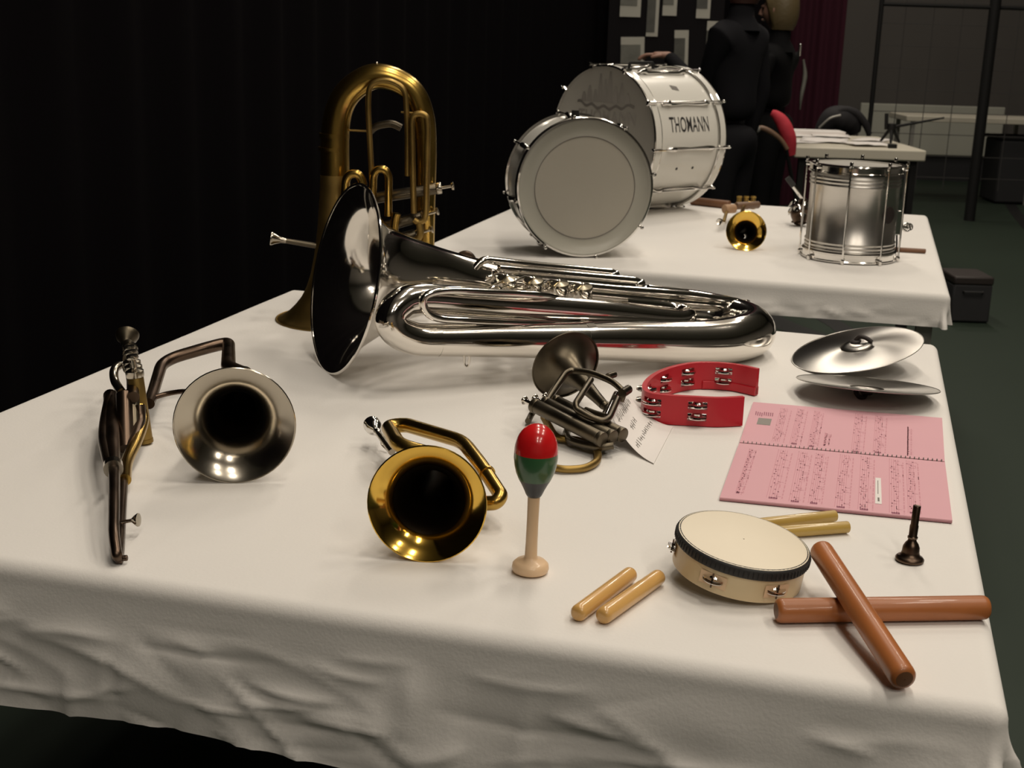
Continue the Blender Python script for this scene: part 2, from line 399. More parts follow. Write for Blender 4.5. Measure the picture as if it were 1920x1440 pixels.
# ================================================================== silver tuba lying on its side
def tuba():
    B = V(-.332, 2.49, .932); y, e = radians(25.3), radians(11.4)
    A = V(cos(y) * cos(e), sin(y) * cos(e), -sin(e)); S = V(sin(y), -cos(y), 0); H = V(cos(y), sin(y), 0)
    t = thing('tuba', V(-.27, 2.40, TZ), 'large polished silver tuba lying on its side with its bell to the left', 'tuba')
    def q(l, s, z): return V(B.x, B.y, TZ) + H * (l * cos(e)) + S * s + V(0, 0, z)
    def tp(px, py, s): return atpl(px, py, B + S * s, S)
    n = q(.25, -.045, .158) - B
    # bell flare follows the rim plane, then bends into the throat
    prof = bell_profile(.184, .042, .42, .85, 34)
    P = []; path = spline([B, B + A * .05 + V(0, 0, .003), q(.13, -.012, .172), q(.25, -.035, .156), q(.42, -.03, .128)], 10)
    L = [0]
    for i in range(1, len(path)): L.append(L[-1] + (path[i] - path[i - 1]).length)
    def pos(x):
        for i in range(1, len(path)):
            if L[i] >= x or i == len(path) - 1:
                k = (x - L[i - 1]) / (L[i] - L[i - 1]); return path[i - 1].lerp(path[i], k), (path[i] - path[i - 1]).normalized()
    b = MB(); N = 72; vs = []; fs = []
    for r, x in prof:
        p, tt = pos(min(x, L[-1])); ax = A.lerp(tt, smooth01(x / .2)).normalized(); a, c, _ = frame(ax)
        vs += [p + (a * cos(2 * pi * k / N) + c * sin(2 * pi * k / N)) * r for k in range(N)]
    for i in range(len(prof) - 1):
        for k in range(N): fs.append((i * N + k, i * N + (k + 1) % N, (i + 1) * N + (k + 1) % N, (i + 1) * N + k))
    bell = b.add(vs, fs).build('bell', 'silver', t, smooth=70)
    MB().ring(B + A * .002, A, .184, .0032, 96, 8).build('rim_bead', 'silver', bell)
    # bell branch, bottom bow and outer branch: one conical tube
    path = spline([q(.41, -.03, .129), q(.56, -.02, .105), q(.70, -.01, .082), q(.795, .0, .068), q(.862, .035, .058), q(.89, .095, .0535),
                   q(.868, .158, .0515), q(.80, .195, .0505), q(.70, .20, .051), q(.5, .2, .068), q(.3, .2, .083), q(.12, .2, .0955)], 8)
    MB().tube(path, [.042, .046, .0495, .052, .0515, .048, .044, .040, .036, .033, .031], 32).build('bottom_bow', 'silver', t)
    # ferrules
    for l, s, z, r in ((.795, .195, .0505, .0470), (.44, .2, .0725, .0385)):
        MB().tube([q(l - .009, s, z), q(l + .009, s, z)], r, 28).build('ferrule', 'silver', t)
    # top bow near the bell and inner branch
    path = spline([q(.12, .2, .0955), q(.075, .2, .1005), q(.04, .198, .117), q(.028, .195, .14), q(.045, .19, .162), q(.085, .185, .172), q(.2, .18, .158),
                   q(.45, .17, .125), q(.66, .15, .092), q(.72, .13, .088), q(.735, .10, .09), q(.71, .075, .098), q(.6, .07, .115)], 8)
    MB().tube(path, [.031, .030, .029, .028, .027, .025, .023, .020, .017, .015, .013], 26).build('top_bow', 'silver', t)
    # thin leadpipe loop in front
    P = [tp(1062, 564, .15), tp(1010, 554, .20), tp(900, 547, .215), tp(835, 545, .215), tp(797, 556, .215), tp(797, 580, .215), tp(820, 596, .216), tp(880, 601, .216), tp(1000, 607, .20), tp(1112, 607, .168)]
    MB().tube(spline(P, 8), .0075, 14).build('lead_pipe', 'silver', t)
    # valve slides along the upper side
    def run(pts, s, r, name='valve_slide', ns=14):
        return MB().tube(poly([tp(x, y_, s) for x, y_ in pts], .02), r, ns).build(name, 'silver', t)
    run([(888, 506), (905, 486), (1000, 497), (1150, 511), (1156, 521), (1000, 508)], .0, .0080)
    run([(935, 503), (1195, 527), (1203, 538), (960, 518)], .03, .0085)
    run([(1000, 527), (1140, 541), (1290, 553), (1385, 566), (1398, 577), (1290, 568), (1000, 541)], .07, .0088)
    run([(1215, 541), (1275, 547), (1316, 559), (1275, 556), (1200, 551)], .03, .0085)
    run([(1010, 560), (1050, 577), (1150, 585), (1330, 599), (1345, 612), (1240, 606)], .13, .0090)
    run([(1110, 606), (1270, 616), (1285, 608), (1180, 600)], .165, .0075)
    # slide end caps and braces
    for (x, y_, s, r) in ((1152, 516, .0, .0105), (1398, 572, .07, .0115), (1200, 533, .03, .011)):
        p = tp(x, y_, s); MB().cyl(p - H * .012, p + H * .008, r, 14, .002).build('slide_cap', 'silver', t)
    for (x0, y0, s0, x1, y1, s1) in ((1080, 588, .14, 1084, 612, .19), (1300, 583, .1, 1308, 618, .18), (1268, 604, .14, 1272, 622, .19)):
        MB().cyl(tp(x0, y0, s0), tp(x1, y1, s1), .0035, 8).build('brace', 'silver', t)
    # rotary valves: body, cap, lever
    for i, (x, y_) in enumerate(((950, 532), (1000, 536), (1048, 541), (1092, 547))):
        p = tp(x, y_, .085); up = V(0, -.25, 1).normalized()
        vb = MB().cyl(p - up * .022, p + up * .010, .021, 24, .002).build('rotary_valve', 'silver', t)
        MB().lathe([(.0205, 0), (.0195, .003), (.012, .0045), (.004, .006), (.004, .0085), (.001, .009)], p + up * .010, up, 24).build('valve_cap', 'silver_warm', vb)
        arm = MB(); a0 = p + up * .016; a1 = tp(x - 34, y_ - 12 + i * 2, .10)
        arm.tube([a0, a0.lerp(a1, .5) + V(0, 0, .006), a1], .0022, 8); arm.ball(a0, .0045); arm.ball(a1, .0045)
        arm.build('linkage_arm', 'silver', vb)
    for i in range(4):
        lv = MB(); p = tp(905 + i * 15, 545 + i * 3, .13); lv.lathe([(.0095, -.001), (.0095, .001), (.007, .002)], p, V(0, -.35, 1), 16)
        lv.tube([p, tp(940 + i * 18, 528 + i * 4, .1)], .0022, 8).build('finger_lever', 'silver_warm', t)
    MB().ring(tp(930, 548, .14), V(.3, -1, .4), .012, .0026, 24, 8).build('thumb_ring', 'silver', t)
    # receiver disc standing above the throat
    p = tp(874, 492, -.05)
    MB().cyl(p - V(0, 0, .02), p + V(0, 0, .008), .005, 10).cyl(p + V(-.002, .012, .0), p + V(-.002, -.002, .0), .023, 28, .002).build('mouthpiece_receiver', 'brown_metal', t)
    MB().tube(spline([p, tp(900, 497, -.02), tp(925, 512, .0), tp(945, 520, .04)], 6), .0065, 12).build('receiver_pipe', 'silver', t)
    # water key under the outer branch
    k = MB(); a = q(.175, .2, .062); k.tube(spline([a, a + V(.002, 0, -.018), a + V(.008, 0, -.019), a + V(.011, 0, .0)], 5), .0022, 8)
    k.build('water_key', 'silver', t)
tuba()

# ================================================================== brass baritone standing on its bell
def baritone():
    c = at(632, 598, TZ); t = thing('baritone_horn', c, 'old brass baritone horn standing upside down on its bell behind the silver tuba', 'baritone horn')
    yb = c.y
    def p(x, y_, dy=0.0): return aty(x, y_, yb + dy)
    k0 = p(628, 330)
    axis = (k0 - c).normalized()
    prof = [(.139, .0), (.1385, .0015), (.128, .006), (.110, .018), (.094, .034), (.080, .052), (.068, .075), (.058, .105), (.049, .15), (.041, .21), (.036, .27), (.0325, .33)]
    bell = MB().lathe(prof, c, axis, 64, caps=False).build('bell', 'brass_old', t, smooth=70)
    MB().ring(c + V(0, 0, .002), axis, .1385, .0022, 72, 8).build('rim_bead', 'brass_old', bell)
    e = c + axis * .325
    path = spline([e, p(630, 235), p(648, 180), p(690, 147), p(730, 146), p(772, 170), p(793, 215), p(799, 280), p(798, 380), p(797, 480), p(796, 560)], 8)
    MB().tube(path, [.0325, .031, .0285, .0255, .0235, .022, .021, .020], 28).build('main_bow', 'brass', t)
    MB().tube([p(627, 258), p(627, 250)], .0335, 28).build('ferrule', 'brass', t); MB().tube([p(626, 282), p(626, 276)], .0340, 28).build('ferrule', 'brass', t)
    k = p(706, 128); MB().cyl(k, k + V(0, 0, .008), .0022, 8).ball(k + V(0, 0, .010), .0042).build('bow_knob', 'silver_old', t)
    def tb(pts, r, dy=-.045, m_='brass_old', name='tuning_slide', rad=.022):
        return MB().tube(poly([p(x, y_, dy) for x, y_ in pts], rad), r, 14).build(name, m_, t)
    tb([(700, 430), (697, 330), (690, 200), (692, 157), (725, 148), (760, 165), (764, 240), (764, 330)], .0062, -.04)
    tb([(776, 400), (772, 230), (774, 216), (787, 212), (800, 217), (802, 240), (799, 395), (796, 413), (784, 418), (776, 412)], .0068, -.05, 'brass_old', 'valve_slide')
    tb([(645, 400), (648, 338), (655, 326), (672, 325), (680, 340), (684, 400)], .0095, -.05, 'brass', 'valve_slide')
    tb([(697, 410), (700, 328), (707, 317), (722, 317), (729, 330), (728, 405)], .0088, -.05, 'brass', 'valve_slide')
    tb([(690, 250), (705, 236), (735, 231), (752, 240)], .0085, .03, 'tarnish', 'back_crook', .05)
    tb([(645, 244), (694, 246)], .0022, 0, 'brass_old', 'brace')
    tb([(752, 210), (800, 214)], .0022, -.02, 'brass_old', 'brace')
    tb([(735, 470), (741, 410), (744, 400)], .010, -.055, 'brass', 'lower_crook')
    tb([(786, 418), (790, 440), (777, 455), (760, 470)], .008, -.05, 'brass_old', 'lower_crook')
    # piston valves lying across the body, stems to the right
    for i, dx in enumerate((0,)):
        pass
    for i, (x0, y0, x1, y1, dy) in enumerate(((700, 395, 826, 355, -.02), (706, 430, 800, 402, -.02), (706, 460, 790, 436, -.02))):
        a, b = p(x0, y0, dy), p(x1, y1, dy); d = (b - a).normalized()
        if i == 0: a = p(700, 372, dy); b = p(828, 352, dy); d = (b - a).normalized()
        v = MB().cyl(a, b - d * .012, .0125, 20, .001).build('piston_valve', 'tarnish', t)
        MB().cyl(b - d * .012, b, .0135, 20, .002).build('valve_cap', 'silver_old', v)
        MB().cyl(b, b + d * .022, .0035, 10).lathe([(.0075, 0), (.009, .002), (.009, .005), (.006, .006)], b + d * .022, d, 16).build('valve_stem', 'silver_old', v)
    # mouthpipe and mouthpiece to the left
    a, b = p(600, 462, -.01), p(533, 451, -.02)
    MB().tube([p(690, 470, .0), a, b], [.0075, .0065, .0055], 14).build('mouth_pipe', 'tarnish', t)
    d = (b - a).normalized()
    MB().lathe([(.0055, 0), (.0065, .012), (.009, .018), (.0125, .026), (.0150, .030), (.0155, .034), (.013, .035), (.006, .024), (.002, .016)], b - d * .004, d, 24, caps=False).build('mouthpiece', 'silver_old', t)
baritone()

# ================================================================== valve trombone
def trombone():
    c = V(-.399, 1.809, .8390); yw = radians(-81.1); back = V(-cos(yw), -sin(yw), 0.0)
    t = thing('valve_trombone', V(c.x, c.y, TZ), 'old silver-plated valve trombone with its bell facing the camera, at the left', 'trombone')
    make_bell(t, 'bell', c, back, .0862, .013, .30, 'silver_old', .75, .0017, throat_shade=.42)
    e = c + back * .295
    path = poly([e, at(428, 690, .842), at(429, 642, .842), at(388, 652, .838), at(305, 676, .820), at(285, 742, .802), at(279, 757, .800)], .045, 8)
    MB().tube(path, [.013, .0115, .0105, .0095], 18).build('back_bow', 'brown_metal', t)
    MB().tube(spline([at(284, 747, .802), at(315, 738, .806), at(350, 734, .815), at(400, 740, .83)], 6), .0042, 10).build('brace', 'brown_metal', t)
    # valve block: cylinders stand on the table, edge-on row
    z0 = TZ + .003
    base = at(272, 828, z0); d = V(-.162, .987, 0)
    vs = []
    for i in range(3):
        b0 = base + d * (.030 * i) + V(-.006 * i, 0, 0); top = b0 + V(-.012, .004, .105)
        v = MB().cyl(b0, top, .0125, 20, .0015).build('piston_valve', 'brass_old' if i == 0 else 'brown_metal', t)
        MB().lathe([(.0135, 0), (.0142, .004), (.0142, .010), (.009, .013), (.0045, .015), (.0045, .028), (.0085, .029), (.0095, .032), (.0085, .036), (.002, .037)], top, V(-.1, 0, 1), 20).build('valve_cap', 'silver_old', v)
        MB().lathe([(.0132, 0), (.0132, .006)], b0 - V(0, 0, .001), V(-.1, 0, 1), 20).build('bottom_cap', 'brass_old', v)
    MB().tube([at(236, 842, TZ + .02), at(233, 740, TZ + .085)], .0125, 16).build('side_casing', 'brown_metal', t)
    MB().tube([at(251, 835, TZ + .02), at(247, 735, TZ + .085)], .0115, 16).build('side_casing', 'tarnish', t)
    # long slide legs running towards the camera, edge-on, one above the other, with a crook at the near end
    n1 = at(218, 1040, TZ + .010); f1 = at(207, 742, TZ + .055)
    up = poly([f1, at(214, 860, TZ + .047), at(214, 940, TZ + .040), at(213, 1000, TZ + .030), at(219, 1040, TZ + .014), at(222, 1046, TZ + .008),
               at(224, 1030, TZ + .007), at(228, 960, TZ + .010), at(232, 880, TZ + .020), at(250, 830, TZ + .03), at(264, 786, TZ + .05), at(262, 760, TZ + .07)], .02)
    MB().tube(up, [.0115, .0105, .0095, .0085, .0075, .0070, .0065, .0065, .0070, .0080, .0085], 16).build('main_slide', 'brown_metal', t)
    MB().tube(spline([at(262, 762, TZ + .062), at(268, 788, TZ + .045), at(256, 826, TZ + .032), at(238, 866, TZ + .024), at(234, 900, TZ + .02)], 6), .0092, 14).build('gold_crook', 'brass', t)
    MB().tube(poly([at(206, 740, TZ + .06), at(196, 790, TZ + .05), at(193, 825, TZ + .045), at(203, 868, TZ + .045), at(213, 880, TZ + .045)], .03), .0080, 14).build('side_slide', 'brown_metal', t)
    MB().tube([at(212, 872, TZ + .047), at(212.5, 880, TZ + .0465)], .0135, 18).build('ferrule', 'silver_old', t)
    # small knob slide beside the valves
    MB().tube(poly([at(228, 735, TZ + .075), at(214, 715, TZ + .085), at(213, 692, TZ + .1), at(224, 685, TZ + .1)], .02), .0072, 12).build('small_slide', 'silver_old', t)
    # mouth pipe rising to the mouthpiece at the far end
    a, b = at(247, 700, TZ + .10), at(244, 664, TZ + .105)
    MB().tube([at(250, 745, TZ + .085), a, b], [.0095, .0085, .0075], 16).build('mouth_pipe', 'brown_metal', t)
    for py in (655, 663, 672, 688): MB().tube([at(244.5, py + 1.5, TZ + .105), at(244.5, py - 1.5, TZ + .105)], .0125, 20).build('receiver_ring', 'silver_old', t)
    m0 = at(243, 662, TZ + .105); m1 = at(238, 632, TZ + .112)
    dd = (CAM - m1).normalized()
    MB().tube([b, m0.lerp(m1, .5)], [.0075, .0105], 16).build('mouthpiece_shank', 'tarnish', t)
    ax = (m1 - m0).normalized()
    MB().lathe([(.008, -.018), (.012, -.010), (.0185, -.002), (.0205, .004), (.0205, .007), (.017, .008), (.012, .003), (.005, -.006), (.001, -.010)], m1, ax * .5 - V(0, 0, -.3) + V(.1, 0, 0), 28, caps=False).build('mouthpiece', 'tarnish', t)
    # water key and end knob
    k0 = at(228, 979, TZ + .018); k1 = at(253, 975, TZ + .022)
    MB().tube([k0, k0.lerp(k1, .6), k1], [.0025, .0022, .003], 10).lathe([(.003, -.004), (.0065, 0), (.0088, .0035), (.0088, .005), (.004, .006)], k1, V(1, -.1, .1), 18).build('water_key', 'silver_old', t)
    k0 = at(224, 1047, TZ + .007); MB().cyl(k0, k0 + V(.010, 0, .001), .0038, 12, .001).cyl(k0 + V(-.004, 0, -.002), k0 + V(.004, 0, -.002), .005, 12, .001).build('end_knob', 'brown_metal', t)
trombone()

# ================================================================== gold bugle
def bugle():
    c = V(-.102, 1.545, .8262); yw, el = radians(-92.7), radians(5.9)
    back = -V(cos(yw) * cos(el), sin(yw) * cos(el), sin(el)) ; back = V(back.x - .1, back.y, back.z + .06).normalized()
    n = V(cos(yw) * cos(el), sin(yw) * cos(el), sin(el))
    t = thing('bugle', V(c.x, c.y, TZ), 'polished golden bugle with its wide bell facing the camera', 'bugle')
    make_bell(t, 'bell', c, -n, .0742, .0125, .27, 'gold', .72, .0016, throat_shade=.64)
    e = c - n * .262
    path = poly([e, at(748, 836, .812), at(727, 800, .812), at(760, 796, .815), at(868, 828, .826), at(903, 873, .815), at(940, 930, .797), at(930, 943, .790), at(905, 944, .786), at(860, 930, .79)], .022, 8)
    MB().tube(path, [.0122, .0118, .0112, .0105, .0102, .0100], 20).build('coiled_tube', 'brass', t)
    r = MB()
    for a, b in (((912, 886), (914, 889)),): r.tube([at(*a, .811), at(*b, .810)], .0118, 20)
    r.build('ferrule', 'brass', t)
    a, b = at(735, 848, .772), at(706, 808, .784)
    MB().tube([a, b], [.0055, .0048], 14).build('mouth_pipe', 'silver_old', t)
    d = (b - a).normalized()
    MB().lathe([(.0048, -.010), (.0065, -.006), (.0065, -.002), (.0055, .0), (.0085, .003), (.0125, .009), (.0138, .015), (.0128, .020), (.0140, .023), (.0138, .027), (.010, .028), (.004, .020)], b, d, 24, caps=False).build('mouthpiece', 'chrome', t)
    k = at(716, 824, TZ + .018); MB().tube(spline([k, k + V(0, 0, -.008), k + V(.01, -.01, -.014)], 5), .0018, 8).build('chain_ring', 'silver_old', t)
bugle()

# ================================================================== tarnished cornet
def cornet():
    t = thing('cornet', at(1075, 800, TZ), 'small dark tarnished cornet lying between the tuba and the red tambourine', 'cornet')
    z = TZ
    # bell points away from the camera, up and to the left
    mouth = at(1060, 684, z + .075); back = V(.30, -.62, -.17).normalized()
    bell = make_bell(t, 'bell', mouth, back, .0655, .0085, .15, 'tarnish', .95, .0014, throat_shade=.2)
    e = mouth + back * .147
    # tubing loops over the valves
    A = lambda x, y_, h: at(x, y_, z + h)
    MB().tube(poly([A(1026, 752, .055), A(1034, 738, .062), A(1060, 700, .082), A(1072, 694, .085), A(1110, 699, .085), A(1150, 716, .078), A(1170, 735, .066), A(1164, 752, .05)], .022), .0058, 12).build('main_loop', 'tarnish', t)
    MB().tube(poly([A(1108, 712, .085), A(1079, 757, .070), A(1081, 768, .062), A(1105, 782, .055), A(1132, 790, .05), A(1142, 784, .052), A(1158, 748, .062)], .018), .0055, 12).build('second_slide', 'tarnish', t)
    MB().tube(poly([A(1098, 768, .05), A(1120, 776, .05), A(1136, 780, .05)], .01), .0048, 10).build('third_slide', 'tarnish', t)
    # valves: three casings side by side, from the buttons (left, far) to the bottom caps (right, near)
    a0 = A(1010, 752, .052); b0 = A(1142, 818, .030); d = (b0 - a0).normalized(); side = d.cross(V(0, 0, 1)).normalized()
    for i in range(3):
        off = side * (.0245 * (i - 1)) + V(0, 0, .001 * i)
        a, b = a0 + off, b0 + off
        v = MB().cyl(a + d * .02, b, .0118, 18, .001).build('piston_valve', 'tarnish', t)
        MB().cyl(b, b + d * .009, .0126, 18, .0015).build('bottom_cap', 'tarnish', v)
        MB().cyl(a + d * .012, a + d * .022, .0126, 18, .0015).build('top_cap', 'tarnish', v)
        MB().cyl(a - d * .008, a + d * .012, .0046, 12).lathe([(.0072, 0), (.0078, .001), (.0072, .0025)], a - d * .0105, d, 16).build('valve_button', 'silver', v)
    # tube from the bell round the near side, and low loop in front
    MB().tube(spline([e, e + back * .02, A(1118, 806, .032), A(1122, 826, .024), A(1136, 838, .016)], 8), [.0085, .0075, .0068], 14).build('bell_tail', 'tarnish', t)
    MB().tube(spline([A(1020, 782, .02), A(1030, 800, .015), A(1046, 820, .010), A(1085, 826, .008), A(1116, 840, .007), A(1120, 862, .007), A(1100, 876, .007), A(1070, 880, .007), A(1044, 878, .007), A(1020, 870, .007)], 8), [.0065, .006, .006], 14).build('front_crook', 'brass_old', t)
    MB().tube(spline([A(1068, 800, .012), A(1062, 815, .010), A(1075, 828, .012), A(1120, 838, .016), A(1150, 835, .02)], 8), .0065, 12).build('low_slide', 'tarnish', t)
    MB().tube([A(1006, 762, .03), A(996, 778, .012), A(990, 790, .008)], .0055, 10).build('brace', 'tarnish', t)
    MB().tube([A(1166, 738, .066), A(1178, 730, .066)], .008, 12).build('slide_knob', 'tarnish', t); MB().tube([A(1140, 706, .078), A(1152, 702, .078)], .006, 12).build('slide_knob', 'tarnish', t)
    MB().tube([A(1155, 738, .058), A(1136, 780, .05)], .0048, 12).build('bright_slide', 'silver', t)
cornet()

# ================================================================== handwritten card leaning on the cornet
def card():
    a, b = at(1168, 733, TZ + .048), at(1141, 776, TZ + .048)
    c, d = at(1226, 867, TZ + .003), at(1262, 798, TZ + .003)
    def pt(s, q):
        p = (a.lerp(b, s)).lerp(d.lerp(c, s), q); zt = TZ + .0015 + (.053) * (1 - q) ** 2.2
        return V(p.x, p.y, zt)
    n = 14
    top = [pt(j / 6, i / n) for i in range(n + 1) for j in range(7)]
    b_ = MB(); N = len(top); low = [p - V(0, 0, .0006) for p in top]
    fs = []
    for i in range(n):
        for j in range(6):
            k = i * 7 + j; fs.append((k, k + 1, k + 8, k + 7)); fs.append((N + k, N + k + 7, N + k + 8, N + k + 1))
    edge = [i * 7 for i in range(n + 1)] + [n * 7 + j for j in range(1, 7)] + [i * 7 + 6 for i in range(n - 1, -1, -1)] + [j for j in range(5, 0, -1)]
    for i in range(len(edge)):
        p, q = edge[i], edge[(i + 1) % len(edge)]; fs.append((p, q, N + q, N + p))
    cd_ = b_.add(top + low, fs).build('note_card', 'paper', smooth=60, loc=at(1226, 850, TZ))
    tag(cd_, 'curled white card with faint handwriting leaning on the dark cornet', 'card')
    w_ = MB(); rnd = random.Random(3)
    def stroke(s0, q0, s1, q1, wd=.006):
        p0, p1 = pt(s0, q0), pt(s1, q1); t_ = (p1 - p0); sd = t_.cross(V(0, 0, 1)).normalized() * .00055
        u = V(0, 0, .0007); w_.quad(p0 + sd + u, p0 - sd + u, p1 - sd + u, p1 + sd + u)
    for row, (q0, s0, s1) in enumerate(((.14, .12, .85), (.36, .38, .62), (.58, .12, .92))):
        s = s0
        while s < s1:
            stroke(s, q0 - .035 * rnd.random(), s + .02 * rnd.random(), q0 + .05 + .03 * rnd.random())
            if rnd.random() < .7: stroke(s, q0 + .04 * rnd.random(), s + .04, q0 + .05 * rnd.random())
            s += .05 + .02 * rnd.random()
    w_.build('handwriting', 'ink_grey', cd_, smooth=0)
card()

# ================================================================== bass drum, tenor drum, snare drum
def shell_frame(yaw, el=0):
    yw = radians(yaw); n = V(cos(yw), sin(yw), 0); h = V(0, 0, 1).cross(n).normalized() * -1; return n, h, V(0, 0, 1)
def bass_drum():
    n, h, up = shell_frame(-138.1); h = -h if h.x < 0 else h
    R = .262; L = .40; cF = V(.308, 4.999, TZ + .2735); bk = -n
    t = thing('bass_drum', V(cF.x, cF.y, TZ) + bk * L / 2, 'large white marching bass drum with black lettering on its shell', 'drum')
    def sp(phi, x, r): a = radians(phi); return cF + bk * x + (h * cos(a) + up * sin(a)) * r
    sh = MB().lathe([(R, .03), (R, L - .03)], cF, bk, 72, caps=False).build('shell', 'drum_white', t)
    for nm, x0, s in (('hoop', 0, 1), ('hoop', L, -1)):
        prof = [(R + .004, 0), (R + .0105, .0015), (R + .0105, .036), (R + .004, .038)]
        hp = MB().lathe([(r, x0 + s * x) for r, x in prof], cF, bk, 80, caps=False).build(nm, 'drum_white', t)
        MB().ring(cF + bk * (x0 + s * .002), bk, R + .008, .0042, 80, 8).build('hoop_trim', 'chrome', hp); MB().ring(cF + bk * (x0 + s * .037), bk, R + .008, .0032, 80, 8).build('hoop_trim', 'chrome', hp)
    fh = MB().lathe([(R + .005, .006), (R - .004, .006), (R - .012, .012), (.001, .012)], cF, bk, 72, caps=False).build('front_head', 'head_white', t, smooth=60)
    MB().lathe([(R + .005, L - .006), (R - .004, L - .006), (R - .012, L - .012), (.001, L - .012)], cF, bk, 72, caps=False).build('rear_head', 'head_white', t, smooth=60)
    # tension rods with claws and lugs
    for k in range(10):
        phi = -4 + 36 * k; b = MB()
        b.cyl(sp(phi, -.012, R + .019), sp(phi, L + .012, R + .019), .0032, 8)
        rod = b.build('tension_rod', 'chrome', t)
        for x0, s in ((0, 1), (L, -1)):
            c_ = MB(); a0 = sp(phi, x0 - s * .004, R + .014); a1 = sp(phi, x0 + s * .03, R + .016)
            c_.tube([sp(phi, x0 - s * .003, R + .002), a0, a1], [.005, .0085, .006], 8)
            c_.cyl(sp(phi, x0 - s * .016, R + .019), sp(phi, x0 - s * .004, R + .019), .0062, 8, .001)
            c_.build('claw_hook', 'chrome', rod)
        MB().tube([sp(phi, .075, R + .004), sp(phi, .085, R + .012), sp(phi, .105, R + .013), sp(phi, .118, R + .006), sp(phi, .20, R + .005), sp(phi, L - .11, R + .006), sp(phi, L - .095, R + .013), sp(phi, L - .075, R + .012), sp(phi, L - .068, R + .004)],
                  [.008, .0105, .0105, .006, .0045, .006, .0105, .0105, .007], 10).build('lug', 'chrome', rod)
    # carrying hardware on top
    MB().tube(poly([sp(84, .10, R + .0), sp(84, .10, R + .022), sp(84, .23, R + .022), sp(84, .23, R)], .012), .006, 10).build('handle_bar', 'dark_metal', t)
    # lettering wrapped round the shell
    vs, fs = text_mesh('THOMANN', .080, .0006)
    def wrap(v, x0, phi0, sx=1.0): return sp(phi0 + math.degrees(v.y / R), x0 + v.x * sx, R + .0012)
    wd = max(v.x for v in vs) * 2
    MB().add([wrap(v, L * .5 + .004, 14.5, .215 / wd) for v in vs], fs).build('lettering', 'ink', sh, smooth=0)
    MB().grid(lambda i, j: sp(47 + j * 1.6 - 0.6 * i, L * .5 - .022 + i * .011, R + .0012), 4, 4).build('badge', 'ink_grey', sh, smooth=0)
    for x in (.155, .245):
        MB().lathe([(.0055, 0), (.0055, .0012)], sp(-21, x, R), sp(-21, x, R) - sp(-21, x, 0), 12).build('air_hole', 'ink', sh)
    # printed emblem and lettering on the front head
    def hp_(x, y_): return cF - bk * (-.0112) + h * x + up * y_
    hx = h if h.dot(V(1, 0, 0)) > 0 else -h
    def hp_(x, y_): return cF + bk * .0108 + hx * x + up * y_
    em = MB(); rnd = random.Random(5)
    for x, wd_, ht in ((-.115, .03, .035), (-.085, .03, .06), (-.055, .025, .045), (-.03, .026, .105), (-.004, .022, .085), (.02, .03, .115), (.05, .028, .06), (.08, .03, .075), (.112, .028, .04)):
        y0 = .135
        em.add([hp_(x - wd_ / 2, y0), hp_(x + wd_ / 2, y0), hp_(x + wd_ * .38, y0 + ht * .55), hp_(x + .004, y0 + ht), hp_(x - .004, y0 + ht), hp_(x - wd_ * .38, y0 + ht * .5)], [(0, 1, 2, 3, 4, 5)])
    em.build('emblem', 'ink_faint', fh, smooth=0)
    e2 = MB()
    P = [(x * .01 - .15, .127 - .016 * sin(pi * (x / 30)) + .006 * sin(x)) for x in range(31)]
    for i in range(30): e2.quad(hp_(*P[i]), hp_(*P[i + 1]), hp_(P[i + 1][0], P[i + 1][1] + .010), hp_(P[i][0], P[i][1] + .010))
    e2.build('emblem_scroll', 'ink_grey', fh, smooth=0)
    vs, fs = text_mesh('THOMANN', .062, .001)
    MB().add([hp_(v.x * .95 + .01, v.y + .080) for v in vs], fs).build('head_lettering', 'ink_faint', fh, smooth=0)
bass_drum()

